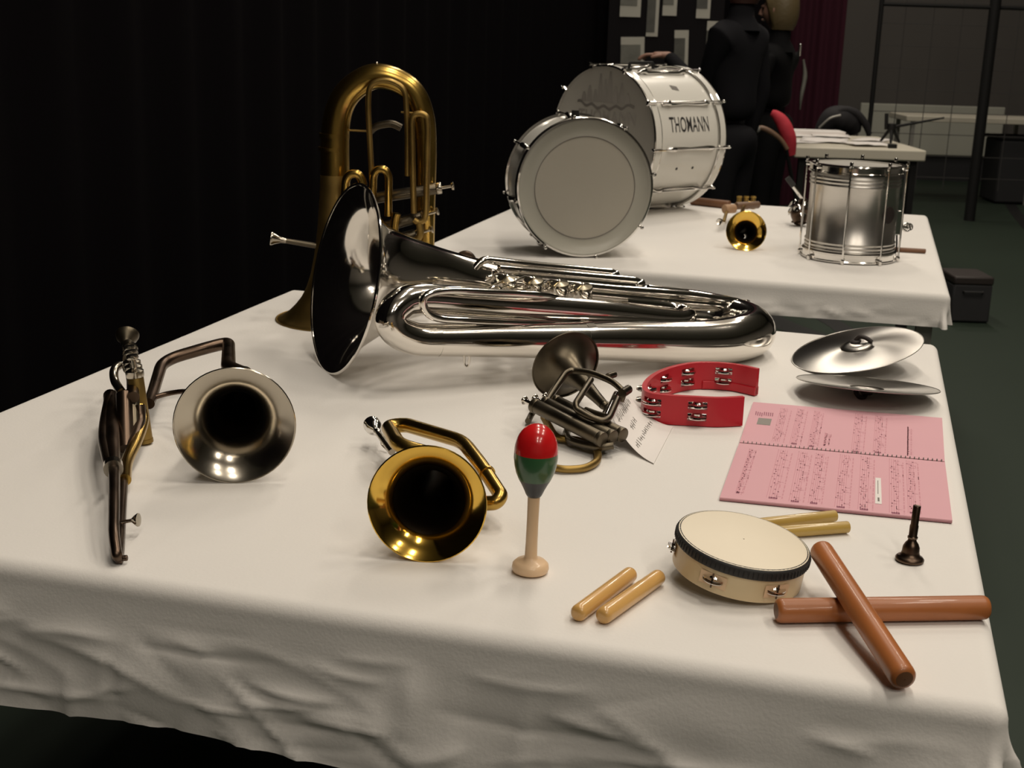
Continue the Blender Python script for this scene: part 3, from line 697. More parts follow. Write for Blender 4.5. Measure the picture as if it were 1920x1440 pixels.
def tenor_drum():
    n, h, up = shell_frame(-81); h = -h if h.x < 0 else h
    R = .200; L = .25; cF = V(.2, 3.912, TZ + .2095); bk = -n
    t = thing('tenor_drum', V(cF.x, cF.y, TZ) + bk * L / 2, 'smaller drum on its side in front of the bass drum, milky head facing the camera', 'drum')
    def sp(phi, x, r): a = radians(phi); return cF + bk * x + (h * cos(a) + up * sin(a)) * r
    MB().lathe([(R, .01), (R, L - .01)], cF, bk, 72, caps=False).build('shell', 'drum_white', t)
    for x0, s in ((0, 1), (L, -1)):
        hp = MB().lathe([(r, x0 + s * x) for r, x in [(R + .0015, 0), (R + .006, .0008), (R + .0075, .004), (R + .006, .007), (R + .006, .022), (R + .0085, .024), (R + .0085, .027), (R + .002, .028)]], cF, bk, 80, caps=False).build('hoop', 'chrome', t)
    hd = MB().lathe([(R + .003, .004), (R - .004, .004), (R - .006, .007), (.152, .0075)], cF, bk, 80, caps=False).build('head_rim', 'head_ring', t, smooth=60)
    MB().lathe([(.152, .0075), (.001, .0075)], cF, bk, 80, caps=False).build('head_centre', 'head_clear', t, smooth=60)
    MB().ring(cF + bk * .0066, bk, .152, .0011, 80, 6).build('printed_ring', 'ink_grey', t)
    MB().lathe([(R + .003, L - .004), (.001, L - .006)], cF, bk, 72, caps=False).build('rear_head', 'head_white', t)
    for k in range(8):
        phi = 12 + 45 * k; b = MB()
        b.cyl(sp(phi, -.004, R + .012), sp(phi, L + .004, R + .012), .003, 8)
        b.cyl(sp(phi, -.010, R + .012), sp(phi, .004, R + .012), .0055, 8, .001).cyl(sp(phi, L - .004, R + .012), sp(phi, L + .010, R + .012), .0055, 8, .001)
        rod = b.build('tension_rod', 'chrome', t)
        MB().tube([sp(phi, .06, R + .002), sp(phi, .07, R + .012), sp(phi, .10, R + .013), sp(phi, .115, R + .003)], [.007, .009, .009, .006], 10).build('lug', 'chrome', rod)
    MB().cyl(sp(98, .05, R), sp(98, .05, R + .016), .012, 14, .002).box(sp(98, .05, R + .02), (.022, .014, .012)).build('carrier_bracket', 'dark_metal', t)
tenor_drum()

def snare_drum():
    c = at(1601, 470, TZ); Rr = .1355; Hh = .296; up = V(0, 0, 1)
    lo = at(1610, 497, TZ); c = V(lo.x + .0, lo.y + Rr + .002, TZ)
    t = thing('snare_drum', c, 'upright steel snare drum with ribbed shell on the right of the far table', 'drum')
    def sp(phi, z, r): a = radians(phi); return c + V(cos(a) * r, sin(a) * r, z)
    prof = []
    z = .014
    prof.append((Rr - .001, z))
    for zz in (.036, .047, .058, .232, .243, .254):
        prof += [(Rr, zz - .005), (Rr + .0032, zz - .002), (Rr + .0032, zz + .002), (Rr, zz + .005)]
    prof.append((Rr - .001, Hh - .012))
    sh = MB().lathe(prof, c, up, 72, caps=False).build('shell', 'steel', t, smooth=50)
    for z0, s in ((0.002, 1), (Hh, -1)):
        MB().lathe([(r, z0 + s * x) for r, x in [(Rr + .001, 0), (Rr + .009, .001), (Rr + .010, .004), (Rr + .007, .007), (Rr + .007, .022), (Rr + .010, .024), (Rr + .010, .027), (Rr + .002, .028)]], c, up, 80, caps=False).build('hoop', 'chrome', t)
    MB().lathe([(Rr + .004, Hh - .004), (Rr - .004, Hh - .004), (Rr - .006, Hh - .008), (.001, Hh - .008)], c, up, 72, caps=False).build('batter_head', 'head_white', t)
    MB().lathe([(Rr + .004, .004), (.001, .004)], c, up, 72, caps=False).build('snare_head', 'head_white', t)
    for k in range(8):
        phi = -65 + 45 * k; b = MB()
        b.cyl(sp(phi, -.0, Rr + .016), sp(phi, Hh + .008, Rr + .016), .0030, 8)
        b.cyl(sp(phi, Hh - .006, Rr + .016), sp(phi, Hh + .012, Rr + .016), .0055, 8, .001).cyl(sp(phi, .002, Rr + .016), sp(phi, .016, Rr + .016), .0055, 8, .001)
        b.tube([sp(phi, .014, Rr + .006), sp(phi, .014, Rr + .018)], .005, 8).tube([sp(phi, Hh - .012, Rr + .006), sp(phi, Hh - .012, Rr + .018)], .005, 8)
        b.build('tension_rod', 'chrome', t)
    # round dark maker's badge, lever strainer and knob
    a = -52; d = sp(a, .13, 1) - sp(a, .13, 0)
    MB().lathe([(.026, 0), (.026, .003), (.023, .004)], sp(a, .150, Rr - .001), d, 28).build('badge', 'leather', sh)
    st = MB().box(sp(3, .115, Rr + .010), (.020, .03, .075)).tube([sp(3, .10, Rr + .016), sp(3, .098, Rr + .045)], .006, 12)
    st.ring(sp(3, .10, Rr + .040), V(.2, -1, .2), .012, .004, 20, 8).ring(sp(6, .10, Rr + .054), V(.2, -1, .2), .009, .0035, 20, 8)
    st.build('snare_strainer', 'chrome', t, bevel=.002)
    MB().tube(spline([sp(3, .08, Rr + .012), sp(3, .04, Rr + .016), sp(0, .012, Rr + .012)], 5), .003, 8).build('strainer_rod', 'dark_metal', t)
snare_drum()

# ================================================================== small things on the far table
def stick(name, a, b, r, m_, label, cat, taper=False, endmat=None, group=None, bev=.003):
    a, b = Vector(a), Vector(b); d = b - a; l = d.length; base = V((a.x + b.x) / 2, (a.y + b.y) / 2, min(a.z, b.z) - r)
    if taper: prof = [(r * .55, 0), (r * .95, .004), (r, .012), (r, l * .7), (r * .55, l - .016), (r * .4, l - .012), (r * .6, l - .006), (r * .35, l)]
    else: prof = [(r - bev, 0), (r - bev * .4, bev * .25), (r - bev * .08, bev * .8), (r, bev * 1.6), (r, l - bev * 1.6), (r - bev * .08, l - bev * .8), (r - bev * .4, l - bev * .25), (r - bev, l)]
    t = thing(name, base, label, cat, group)
    MB().lathe(prof, a, d, 28, caps=not endmat).build('shaft', m_, t, smooth=50)
    if endmat:
        e = r - bev if not taper else r * .5
        for o_, s in ((a, -1), (b, 1)):
            MB().lathe([(e, 0), (e * .8, s * .0003), (.0005, s * .0004)], o_, d, 24, caps=False).build('end_face', endmat, t)
    return t
def far_small():
    # trumpet with its bell to the camera
    c = V(.733, 4.173, TZ + .0608); yw, el = radians(-96.3), radians(14.8)
    n = V(cos(yw) * cos(el), sin(yw) * cos(el), sin(el))
    t = thing('trumpet', V(c.x, c.y, TZ), 'small yellow brass trumpet on the far table with its bell facing the camera', 'trumpet')
    bk = V(.02, 1, -.02).normalized()
    make_bell(t, 'bell', c, -n, .0628, .009, .16, 'gold', .8, .0016, throat_shade=.6)
    e = c - n * .155
    MB().tube(spline([e, e + V(0, .08, .01), at(1396, 384, TZ + .05), at(1412, 381, TZ + .05)], 6), .0075, 12).build('bell_tail', 'brass', t)
    MB().tube(poly([at(1357, 416, TZ + .03), at(1362, 398, TZ + .04), at(1375, 385, TZ + .05), at(1420, 388, TZ + .04)], .02), .0062, 12).build('lead_pipe', 'brass_old', t)
    for i in range(3):
        p = at(1385 + i * 13, 392, TZ + .014); q_ = p + V(.0, .0, .045)
        v = MB().cyl(p, q_, .0105, 16, .001).build('piston_valve', 'brass_old', t)
        MB().cyl(q_, q_ + V(0, 0, .006), .0115, 16, .001).build('valve_cap', 'brass', v)
    MB().cyl(at(1358, 392, TZ + .05), at(1377, 391, TZ + .05), .017, 20, .003).build('hand_grip', 'cork', t)
    MB().cyl(at(1380, 386, TZ + .05), at(1422, 384, TZ + .05), .014, 20, .003).build('valve_guard', 'chair_wood', t)
    p = at(1351, 417, TZ + .03)
    MB().lathe([(.0055, 0), (.008, .008), (.0125, .018), (.0135, .024), (.011, .025), (.004, .016)], p + V(.012, .006, 0), V(-.8, -.7, .1), 20, caps=False).build('mouthpiece', 'silver', t)
    # jingle rattle with a handle leaning behind the snare drum
    g = at(1500, 425, TZ); t = thing('jingle_rattle', g, 'silver jingle rattle with a dark-tipped handle leaning left of the steel snare drum', 'rattle')
    a, b = aty(1476, 333, g.y + .02), aty(1506, 372, g.y + .02)
    MB().tube([a, a.lerp(b, .4)], .010, 14).build('grip', 'rubber', t)
    MB().tube([a.lerp(b, .4), b], [.0085, .0095], 14).build('handle', 'chrome', t)
    k = aty(1500, 400, g.y + .02)
    MB().tube(spline([b, aty(1506, 386, g.y + .02), k, aty(1500, 418, g.y)], 5), [.012, .03, .034, .022], 18).build('core', 'brown_metal', t)
    rnd = random.Random(9)
    for i in range(14):
        an = i * 2.4; zz = .03 + .055 * (i / 14)
        p = V(k.x + cos(an) * .038, k.y + sin(an) * .03, TZ + .012 + zz)
        j = MB().lathe([(.002, -.004), (.014, -.0015), (.015, 0), (.012, .002), (.004, .004)], p, V(cos(an), sin(an) * .6, .5 + rnd.random() * .6), 16).build('jingle', 'chrome', t)
    MB().tube([k - V(0, 0, .02), V(k.x, k.y, TZ + .012)], [.022, .03], 16).build('foot', 'brown_metal', t)
    # drum sticks
    stick('drumstick', at(1655, 466, TZ + .008), at(1736, 471, TZ + .008), .0075, 'wood_end', 'brown drumstick poking out behind the steel snare drum', 'drumstick', taper=False)
    stick('beater_stick', at(1296, 376, TZ + .016), at(1368, 384, TZ + .016), .016, 'wood_end', 'red-brown stick lying at the far table edge behind the bass drum', 'stick')
far_small()

# ================================================================== cymbals
def cymbal(c, yaw, el, R, label, strap_up):
    yw, e = radians(yaw), radians(el); n = V(cos(yw) * cos(e), sin(yw) * cos(e), sin(e))
    t = thing('cymbal', c, label, 'cymbal', 'pair of hand cymbals')
    t.rotation_euler = n.to_track_quat('Z', 'X').to_euler(); BASE[t.name] = V(0, 0, 0)
    s = 1 if strap_up else -1   # bowed side follows the strap
    prof = [(R, 0)]
    for i in range(1, 13): r = R * (1 - .76 * i / 12); prof.append((r, s * .0075 * (1 - (r / R) ** 2)))
    h0 = abs(prof[-1][1])
    for i in range(1, 9): a = i / 8 * pi / 2; prof.append((R * .24 * cos(a) + .0015, s * (h0 + .010 * sin(a))))
    b = MB().lathe(prof, (0, 0, 0), (0, 0, 1), 96, caps=False).build('plate', 'cymbal', t, smooth=60)
    MB().ring((0, 0, 0), (0, 0, 1), R, .0009, 96, 6).build('edge', 'cymbal', b)
    k = V(0, 0, s * (h0 + .0095)); ax = V(0, 0, s)
    MB().lathe([(.011, 0), (.0115, .002), (.008, .0045), (.001, .005)], k, ax, 20).tube(spline([k + ax * .003, k + ax * .010 + V(.008, -.006, 0), k + ax * .006 + V(.018, -.014, 0), k - ax * .004 + V(.026, -.020, 0)], 6), .0045, 10).build('leather_strap', 'leather', t)
    return t
cymbal(V(.715, 2.654, .7875), -167.9, 74.6, .1338, 'silver hand cymbal tilted to show its domed face and dark strap', True)
cymbal(V(.674, 2.403, .7785), -106.6, 98.4, .1323, 'silver hand cymbal lying nearly edge-on, dome down, above its dark shadow', False)

# ================================================================== red half tambourine
def red_tambourine():
    z0 = TZ + .001; Hh = .052
    c = at(1310, 772, z0)
    t = thing('red_tambourine', V(c.x, c.y, TZ), 'red plastic horseshoe tambourine with double rows of jingles', 'tambourine')
    pl = [at(1418, 741, z0), at(1370, 731, z0), at(1310, 728, z0), at(1262, 736, z0), at(1225, 752, z0), at(1206, 773, z0), at(1214, 788, z0), at(1250, 794, z0), at(1300, 797, z0), at(1345, 799, z0), at(1390, 797, z0)]
    P = spline(pl, 8); Lh = [0]
    for i in range(1, len(P)): Lh.append(Lh[-1] + (P[i] - P[i - 1]).length)
    th = .0045
    nrm = []
    for i in range(len(P)):
        tt = (P[min(i + 1, len(P) - 1)] - P[max(i - 1, 0)]).normalized(); nrm.append(V(tt.y, -tt.x, 0))
    # band made of rails and uprights, leaving jingle slots
    def idx(px_l):
        return min(range(len(P)), key=lambda i: abs(Lh[i] - px_l))
    T = Lh[-1]
    slots = [.125, .265, .40, .56, .715, .855]; sw = .0165
    def band(z_a, z_b, l0=0, l1=None, wid=th, name='band'):
        l1 = T if l1 is None else l1
        ids = [i for i in range(len(P)) if l0 <= Lh[i] <= l1]
        ends = [(l0), (l1)]
        def atl(l):
            for i in range(1, len(P)):
                if Lh[i] >= l - 1e-9:
                    k = (l - Lh[i - 1]) / (Lh[i] - Lh[i - 1]); return P[i - 1].lerp(P[i], k), nrm[i - 1].lerp(nrm[i], k)
            return P[-1], nrm[-1]
        pts = [atl(l0)] + [(P[i], nrm[i]) for i in ids if l0 + 1e-4 < Lh[i] < l1 - 1e-4] + [atl(l1)]
        vs = []; fs = []
        for p, n in pts: vs += [p + n * wid + V(0, 0, z_a), p - n * wid + V(0, 0, z_a), p - n * wid + V(0, 0, z_b), p + n * wid + V(0, 0, z_b)]
        for i in range(len(pts) - 1):
            for k in range(4): fs.append((4 * i + k, 4 * i + (k + 1) % 4, 4 * i + 4 + (k + 1) % 4, 4 * i + 4 + k))
        fs.append((3, 2, 1, 0)); q = 4 * (len(pts) - 1); fs.append((q, q + 1, q + 2, q + 3))
        return vs, fs, atl
    b = MB()
    for za, zb in ((0, .009), (.0225, .0295), (.043, .052)):
        vs, fs, atl = band(za, zb); b.add(vs, fs)
    cuts = [0] + [v for s in slots for v in (s * T - sw, s * T + sw)] + [T]
    for i in range(0, len(cuts), 2):
        if cuts[i + 1] > cuts[i]:
            vs, fs, _ = band(.009, .0225, cuts[i], cuts[i + 1]); b.add(vs, fs)
            vs, fs, _ = band(.0295, .043, cuts[i], cuts[i + 1]); b.add(vs, fs)
    b.build('frame', 'red_plastic', t, smooth=30)
    # inner grip bar near the open end
    g0, g1 = atl(.02)[0], atl(.14 * T)[0]
    vs, fs, _ = band(0, .016, .0, .2 * T, .0075); MB().add(vs, fs).build('grip', 'red_plastic', t, bevel=.001)
    for s in slots:
        p, n = atl(s * T)
        for zc in (.0158, .0363):
            for dz in (-.0028, .0028):
                sg = 1 if dz > 0 else -1
                MB().lathe([(.0185, 0), (.0180, sg * .0014), (.010, sg * .0022), (.0080, sg * .0045), (.002, sg * .0052)], p + V(0, 0, zc + dz * .4), V(0, 0, 1), 24, caps=False).build('jingle', 'chrome', t)
            MB().cyl(p + V(0, 0, zc - .007), p + V(0, 0, zc + .007), .0012, 8).build('jingle_pin', 'chrome', t)
red_tambourine()

# ================================================================== pink music book
def music_book():
    z = TZ + .0005; th = .0035
    TL, TR, BR, BL = at(1412, 757, z), at(1766, 787, z), at(1785, 981, z), at(1349, 938, z)
    ML, MR = at(1386, 834, z), at(1771, 870, z)
    t = thing('music_book', (TL + BR) / 2, 'open pink spiral-bound music book lying on the white cloth', 'book')
    def slab(a, b, c, d, z0, z1, name, m_):
        return MB().add([p + V(0, 0, z0) for p in (a, b, c, d)] + [p + V(0, 0, z1) for p in (a, b, c, d)], [(3, 2, 1, 0), (4, 5, 6, 7), (0, 1, 5, 4), (1, 2, 6, 5), (2, 3, 7, 6), (3, 0, 4, 7)]).build(name, m_, t, smooth=0)
    g = .004
    def lp(a, b, d): return a + (b - a).normalized() * d
    ML1, MR1, ML2, MR2 = lp(ML, TL, g), lp(MR, TR, g), lp(ML, BL, g), lp(MR, BR, g)
    cov = slab(lp(TL, ML, -.001), lp(TR, MR, -.001), MR1, ML1, 0, th * .75, 'page_block', 'pink_dark'); slab(ML2, MR2, BR, BL, 0, th * .75, 'page_block', 'pink_dark')
    pu = slab(TL, TR, MR1, ML1, th * .75, th, 'page', 'pink'); pl = slab(ML2, MR2, BR, BL, th * .75, th + .001, 'page', 'pink')
    # spiral binding
    s = MB(); N = 46
    for i in range(N):
        p = ML.lerp(MR, (i + .5) / N * .985 + .01) + V(0, 0, th - .0005)
        ax = (MR - ML).normalized(); s.ring(p, ax, .0042, .0007, 12, 5)
    s.build('spiral_binding', 'ink_grey', t)
    # printed staves, notes and text: staves run across the page (towards the spine)
    rnd = random.Random(11)
    def page(Q, zz, cols, par):
        hard, soft = MB(), MB()
        a, b, c, d = Q
        def pt(u, v): p = (a.lerp(b, u)).lerp(d.lerp(c, u), v); return V(p.x, p.y, z + zz + .0002)
        def rect(mb, u0, v0, u1, v1): mb.quad(pt(u0, v0), pt(u1, v0), pt(u1, v1), pt(u0, v1))
        for (u0, wd, v0, v1) in cols:
            for k in range(5): rect(soft, u0 + wd * k / 5, v0, u0 + wd * k / 5 + .0022, v1)
            rect(hard, u0, v0, u0 + .002, v0 + .01)
            v = v0 + .02
            while v < v1 - .02:
                uu = u0 + wd * rnd.random() * .8
                rect(soft if rnd.random() < .55 else hard, uu, v, uu + .006, v + .014)
                if rnd.random() < .6: rect(soft, uu, v + .011, uu + .025, v + .014)
                if rnd.random() < .35: rect(soft, uu + .022, v, uu + .025, v + .05)
                v += .022 + .03 * rnd.random()
            if rnd.random() < .8: rect(hard, u0 + wd * .2, v1 - .015, u0 + wd * .9, v1 + .012)
            v = v0 + .05
            while v < v1: # lyrics line beside the stave
                ll = .02 + .05 * rnd.random(); rect(soft, u0 + wd + .012, v, u0 + wd + .017, min(v1, v + ll)); v += ll + .02
        return hard, soft
    colsU = [(.155, .045, .10, .92), (.245, .04, .08, .93), (.335, .035, .10, .95), (.41, .012, .62, .9), (.55, .045, .08, .98), (.655, .045, .08, .95), (.82, .006, .3, .95)]
    hard, soft = page((TL, TR, MR1, ML1), th, colsU, pu)
    a, b, c, d = TL, TR, MR1, ML1
    hard.build('printed_music', 'music_ink', pu, smooth=0); soft.build('printed_staves', 'music_soft', pu, smooth=0)
    def ptu(u, v): p = (a.lerp(b, u)).lerp(d.lerp(c, u), v); return V(p.x, p.y, z + th + .0003)
    MB().quad(ptu(.055, .40), ptu(.125, .40), ptu(.125, .56), ptu(.055, .56)).build('grey_stamp', 'ink_faint', pu, smooth=0)
    tt = MB()
    for i in range(9):
        u = .03 + i * .011; v = .24 + .03 * rnd.random(); tt.quad(ptu(u, v), ptu(u + .006, v), ptu(u + .008, v + .09), ptu(u + .003, v + .09))
    tt.build('title_print', 'music_ink', pu, smooth=0)
    colsL = [(.06, .02, .1, .9), (.20, .055, .06, .93), (.30, .05, .06, .95), (.385, .045, .06, .95), (.50, .05, .04, .97), (.60, .05, .04, .97), (.735, .05, .04, .98), (.815, .04, .04, .95)]
    hard, soft = page((ML2, MR2, BR, BL), th + .001, colsL, pl)
    hard.build('printed_music', 'music_ink', pl, smooth=0); soft.build('printed_staves', 'music_soft', pl, smooth=0)
    a2, b2, c2, d2 = ML2, MR2, BR, BL
    def ptl(u, v): p = (a2.lerp(b2, u)).lerp(d2.lerp(c2, u), v); return V(p.x, p.y, z + th + .0014)
    stc = MB().quad(ptl(.672, .42), ptl(.697, .42), ptl(.703, .86), ptl(.674, .86)).build('white_sticker', 'paper', pl, smooth=0)
    MB().quad(ptl(.684, .76) + V(0, 0, .0002), ptl(.692, .76) + V(0, 0, .0002), ptl(.693, .82) + V(0, 0, .0002), ptl(.685, .82) + V(0, 0, .0002)).quad(ptl(.682, .47) + V(0, 0, .0002), ptl(.685, .47) + V(0, 0, .0002), ptl(.687, .70) + V(0, 0, .0002), ptl(.684, .70) + V(0, 0, .0002)).build('sticker_print', 'ink_grey', stc, smooth=0)
music_book()

# ================================================================== wooden tambourine with jingles
def tambourine():
    c = V(.291, 1.5076, .807); yw, el = radians(169.2), radians(99.8)
    n = V(cos(yw) * cos(el), sin(yw) * cos(el), sin(el)); n = V(n.x * .75, n.y - .035, n.z).normalized()
    R = .0803; Hh = .0425
    t = thing('tambourine', V(c.x, c.y, TZ), 'round cream wooden tambourine with black-edged skin head', 'tambourine')
    a_, b_, _ = frame(n)
    fr = MB().lathe([(R - .006, -.006), (R, -.006), (R, -Hh), (R - .006, -Hh), (R - .006, -.006)], c, n, 72, caps=False).build('frame', 'frame_wood', t)
    MB().lathe([(R + .0022, -.0125), (R + .0028, -.011), (R + .0028, -.003), (R + .0018, .0002), (R - .002, .0012)], c, n, 90, caps=False).build('black_band', 'rubber', t, smooth=60)
    MB().lathe([(R + .0005, .0006), (R - .004, .0016), (.001, .0014)], c, n, 72, caps=False).build('head', 'skin_head', t, smooth=60)
    st = MB()
    for k in range(90):
        th = 2 * pi * k / 90; p = c + (a_ * cos(th) + b_ * sin(th)) * (R + .0034); st.cyl(p - n * .0105, p - n * .0025, .0005, 5)
    st.build('band_stitching', 'ink', t)
    # jingles sit in slots through the frame
    for dirv in (V(-.52, -.85, 0), V(.42, -.9, 0), V(-1, .12, 0), V(.95, .3, 0), V(0, 1, 0)):
        d = (dirv - n * dirv.dot(n)).normalized(); s_ = n.cross(d)
        p = c + d * (R - .001) - n * .0265
        sl = MB().add([p + s_ * x + n * y_ + d * .0014 for x, y_ in ((-.017, -.008), (.017, -.008), (.017, .008), (-.017, .008))], [(0, 1, 2, 3)]).build('jingle_slot', 'wood_pale', t, smooth=0)
        for sg in (-1, 1):
            MB().lathe([(.0145, 0), (.0142, sg * .001), (.008, sg * .0012), (.006, sg * .0035), (.0015, sg * .004)], p + n * sg * .0012 - d * .004, n, 24, caps=False).build('jingle', 'chrome', t)
        MB().cyl(p + d * .004 - n * .009, p + d * .004 + n * .009, .0011, 8).build('jingle_pin', 'brown_metal', t)
tambourine()

# ================================================================== maraca
def maraca():
    b = at(994, 1072, TZ); ax = V(.012, .0, 1).normalized()
    t = thing('maraca', b, 'wooden maraca standing upright with red, green and navy painted head', 'maraca')
    sc = .1905 / .19
    MB().lathe([(.0180, 0), (.0220, .002), (.0232, .006), (.0225, .011), (.0185, .015), (.0100, .0175), (.0078, .021), (.0074, .04), (.0072, .07), (.0076, .102)], b, ax, 40).build('handle', 'wood_pale', t, smooth=60)
    def sec(pts, name, m_): return MB().lathe(pts, b, ax, 48).build(name, m_, t, smooth=60)
    sec([(.0082, .100), (.0100, .1025), (.0128, .109), (.0165, .1165), (.0200, .1225)], 'navy_collar', 'navy_paint')
    sec([(.0200, .1225), (.0236, .131), (.0258, .140), (.0270, .150), (.0268, .157)], 'green_band', 'green_paint')
    prof = [(.0268, .157)]
    for i in range(1, 13): a = i / 12 * pi / 2; prof.append((.0268 * cos(a) ** .9 if i < 12 else .0004, .157 + .0355 * sin(a)))
    sec(prof, 'red_cap', 'red_paint')
maraca()

# ================================================================== mouthpiece, claves
def loose_mouthpiece():
    b = at(1705, 1051, TZ); ax = V(.03, .02, 1).normalized()
    t = thing('mouthpiece', b, 'dark brass-instrument mouthpiece standing on its cup rim at the right', 'mouthpiece')
    MB().lathe([(.0165, 0), (.0182, .001), (.0185, .0035), (.0165, .006), (.0125, .0085), (.0112, .013), (.0108, .019), (.0085, .024), (.0058, .0275), (.0052, .030)], b, ax, 36).build('cup', 'brown_metal', t, smooth=50)
    MB().lathe([(.0052, .030), (.0064, .031), (.0066, .033), (.0054, .0345), (.0056, .048), (.0049, .050), (.0050, .075), (.0046, .0755), (.0036, .0752)], b, ax, 28).build('shank', 'brown_metal', t, smooth=40)
loose_mouthpiece()
stick('rosewood_clave', at(1455, 1145, TZ + .0148), at(1852, 1139, TZ + .0148), .0143, 'wood_red', 'red-brown wooden clave lying flat across the table corner, underneath another', 'clave', endmat='wood_end', bev=.005)
_a, _b = at(1538, 1030, TZ + .052), at(1696, 1274, TZ + .016)
stick('rosewood_clave', _a, _b, .0143, 'wood_red', 'red-brown wooden clave resting slantwise on top of the other', 'clave', endmat='wood_end', bev=.005)
stick('beech_clave', at(1081, 1152, TZ + .0102), at(1184, 1075, TZ + .0102), .0100, 'wood_honey', 'short honey-coloured clave, the left one of the pair by the maraca', 'clave', bev=.005)
stick('beech_clave', at(1128, 1157, TZ + .0102), at(1237, 1080, TZ + .0102), .0100, 'wood_honey', 'short honey-coloured clave, the right one of the pair, nearer the tambourine', 'clave', bev=.005)
stick('bamboo_clave', at(1400, 985, TZ + .0085), at(1566, 967, TZ + .0085), .0082, 'wood_yellow', 'yellow wooden stick behind the tambourine, touching the pink book side', 'clave', endmat='wood_end', bev=.001)
stick('bamboo_clave', at(1430, 1000, TZ + .0085), at(1590, 988, TZ + .0085), .0082, 'wood_yellow', 'yellow wooden stick behind the tambourine, the nearer and shorter-looking of two', 'clave', endmat='wood_end', bev=.001)

# ================================================================== background: board, photographs, people, desk
YB = 9.4
def board():
    a, b = aty(1140, 60, YB), aty(1356, 60, YB)
    t = thing('display_board', V((a.x + b.x) / 2, YB + .03, 0), 'tall black display board covered with pinned photographs', 'board')
    MB().box(((a.x + b.x) / 2, YB + .035, 1.15), (b.x - a.x, .04, 2.0)).build('panel', 'black', t)
    for x in (a.x + .05, b.x - .05):
        MB().box((x, YB + .09, 1.05), (.04, .04, 2.1)).build('post', 'dark_metal', t); MB().box((x, YB + .09, .02), (.05, .36, .04)).build('foot', 'dark_metal', t)
    def print_(px0, py0, px1, py1, inner, pm, label, rot=0):
        p0, p1 = aty(px0, py1, YB), aty(px1, py0, YB); c = (p0 + p1) / 2; wd, ht = p1.x - p0.x, p1.z - p0.z
        R = Matrix.Rotation(radians(rot), 3, 'Y')
        o = MB().box(V(c.x, YB + .009, c.z), (wd, .003, ht), R).build('photo_print', 'paper_grey', smooth=0, loc=(c.x, YB + .009, c.z - ht / 2))
        tag(o, label, 'photograph', 'photographs on the display board')
        l, r_, b_, t_ = inner
        MB().box(V(c.x, YB + .006, c.z) + R @ V(wd * (l - (1 - r_ - l) / 2 - l + (1 - r_ - l) / 2 + (l - r_) / 2 - l), 0, ht * (b_ - t_) / 2), (wd * (1 - l - r_), .004, ht * (1 - b_ - t_)), R).build('picture', pm, o, smooth=0)
    print_(1162, -45, 1205, 31, (.12, .06, .28, .1), 'photo_mid', 'photograph at the top left corner of the display board, cut by the picture edge')
    print_(1211, -35, 1239, 68, (.14, .14, .08, .1), 'photo_dark', 'tall narrow photograph hanging between the two upper left prints')
    print_(1242, -45, 1273, 29, (.12, .12, .28, .1), 'photo_mid', 'photograph to the right of the tall narrow one, cut by the picture edge')
    print_(1162, 70, 1210, 140, (.1, .06, .1, .2), 'photo_mid', 'photograph just above the left rim of the bass drum', -2)
    print_(1262, 57, 1293, 130, (.14, .1, .1, .2), 'photo_dark', 'photograph right of the reaching hand, above the bass drum', -2)
    print_(1305, -40, 1336, 34, (.12, .1, .25, .1), 'photo_dark', 'photograph at the upper right of the board beside the standing person')
    print_(1322, 40, 1352, 110, (.14, .1, .1, .25), 'photo_dark', 'photograph half hidden behind the dark shoulder of the standing person')
board()

def skin_mesh(name, chains, m_, parent, sub=2):
    """chains: lists of (point, radius); equal points are merged so the chains join"""
    vs, es, rs, key = [], [], [], {}
    org = BASE[parent.name]
    for ch in chains:
        prev = None
        for p, r in ch:
            k = (round(p[0], 4), round(p[1], 4), round(p[2], 4))
            if k not in key: key[k] = len(vs); vs.append(Vector(p) - org); rs.append(r)
            if prev is not None and (prev, key[k]) not in es: es.append((prev, key[k]))
            prev = key[k]
    me = bpy.data.meshes.new(name); me.from_pydata([tuple(v) for v in vs], es, []); me.materials.append(M[m_])
    o = bpy.data.objects.new(name, me); COL.objects.link(o); o.parent = parent; BASE[o.name] = org
    sk = o.modifiers.new('Skin', 'SKIN'); sk.use_smooth_shade = True
    lay = me.skin_vertices[0].data if me.skin_vertices else None
    if lay is None:
        bpy.context.view_layer.objects.active = o; bpy.ops.mesh.customdata_skin_add(); lay = me.skin_vertices[0].data
    seen = set(); adj = {i: [] for i in range(len(vs))}
    for a, b in es: adj[a].append(b); adj[b].append(a)
    for i, r in enumerate(rs): lay[i].radius = (r, r) if not isinstance(r, tuple) else r; lay[i].use_root = False
    for i in range(len(vs)):
        if i in seen: continue
        lay[i].use_root = True; st = [i]
        while st:
            j = st.pop()
            if j in seen: continue
            seen.add(j); st += adj[j]
    sb = o.modifiers.new('Sub', 'SUBSURF'); sb.levels = sub; sb.render_levels = sub
    return o
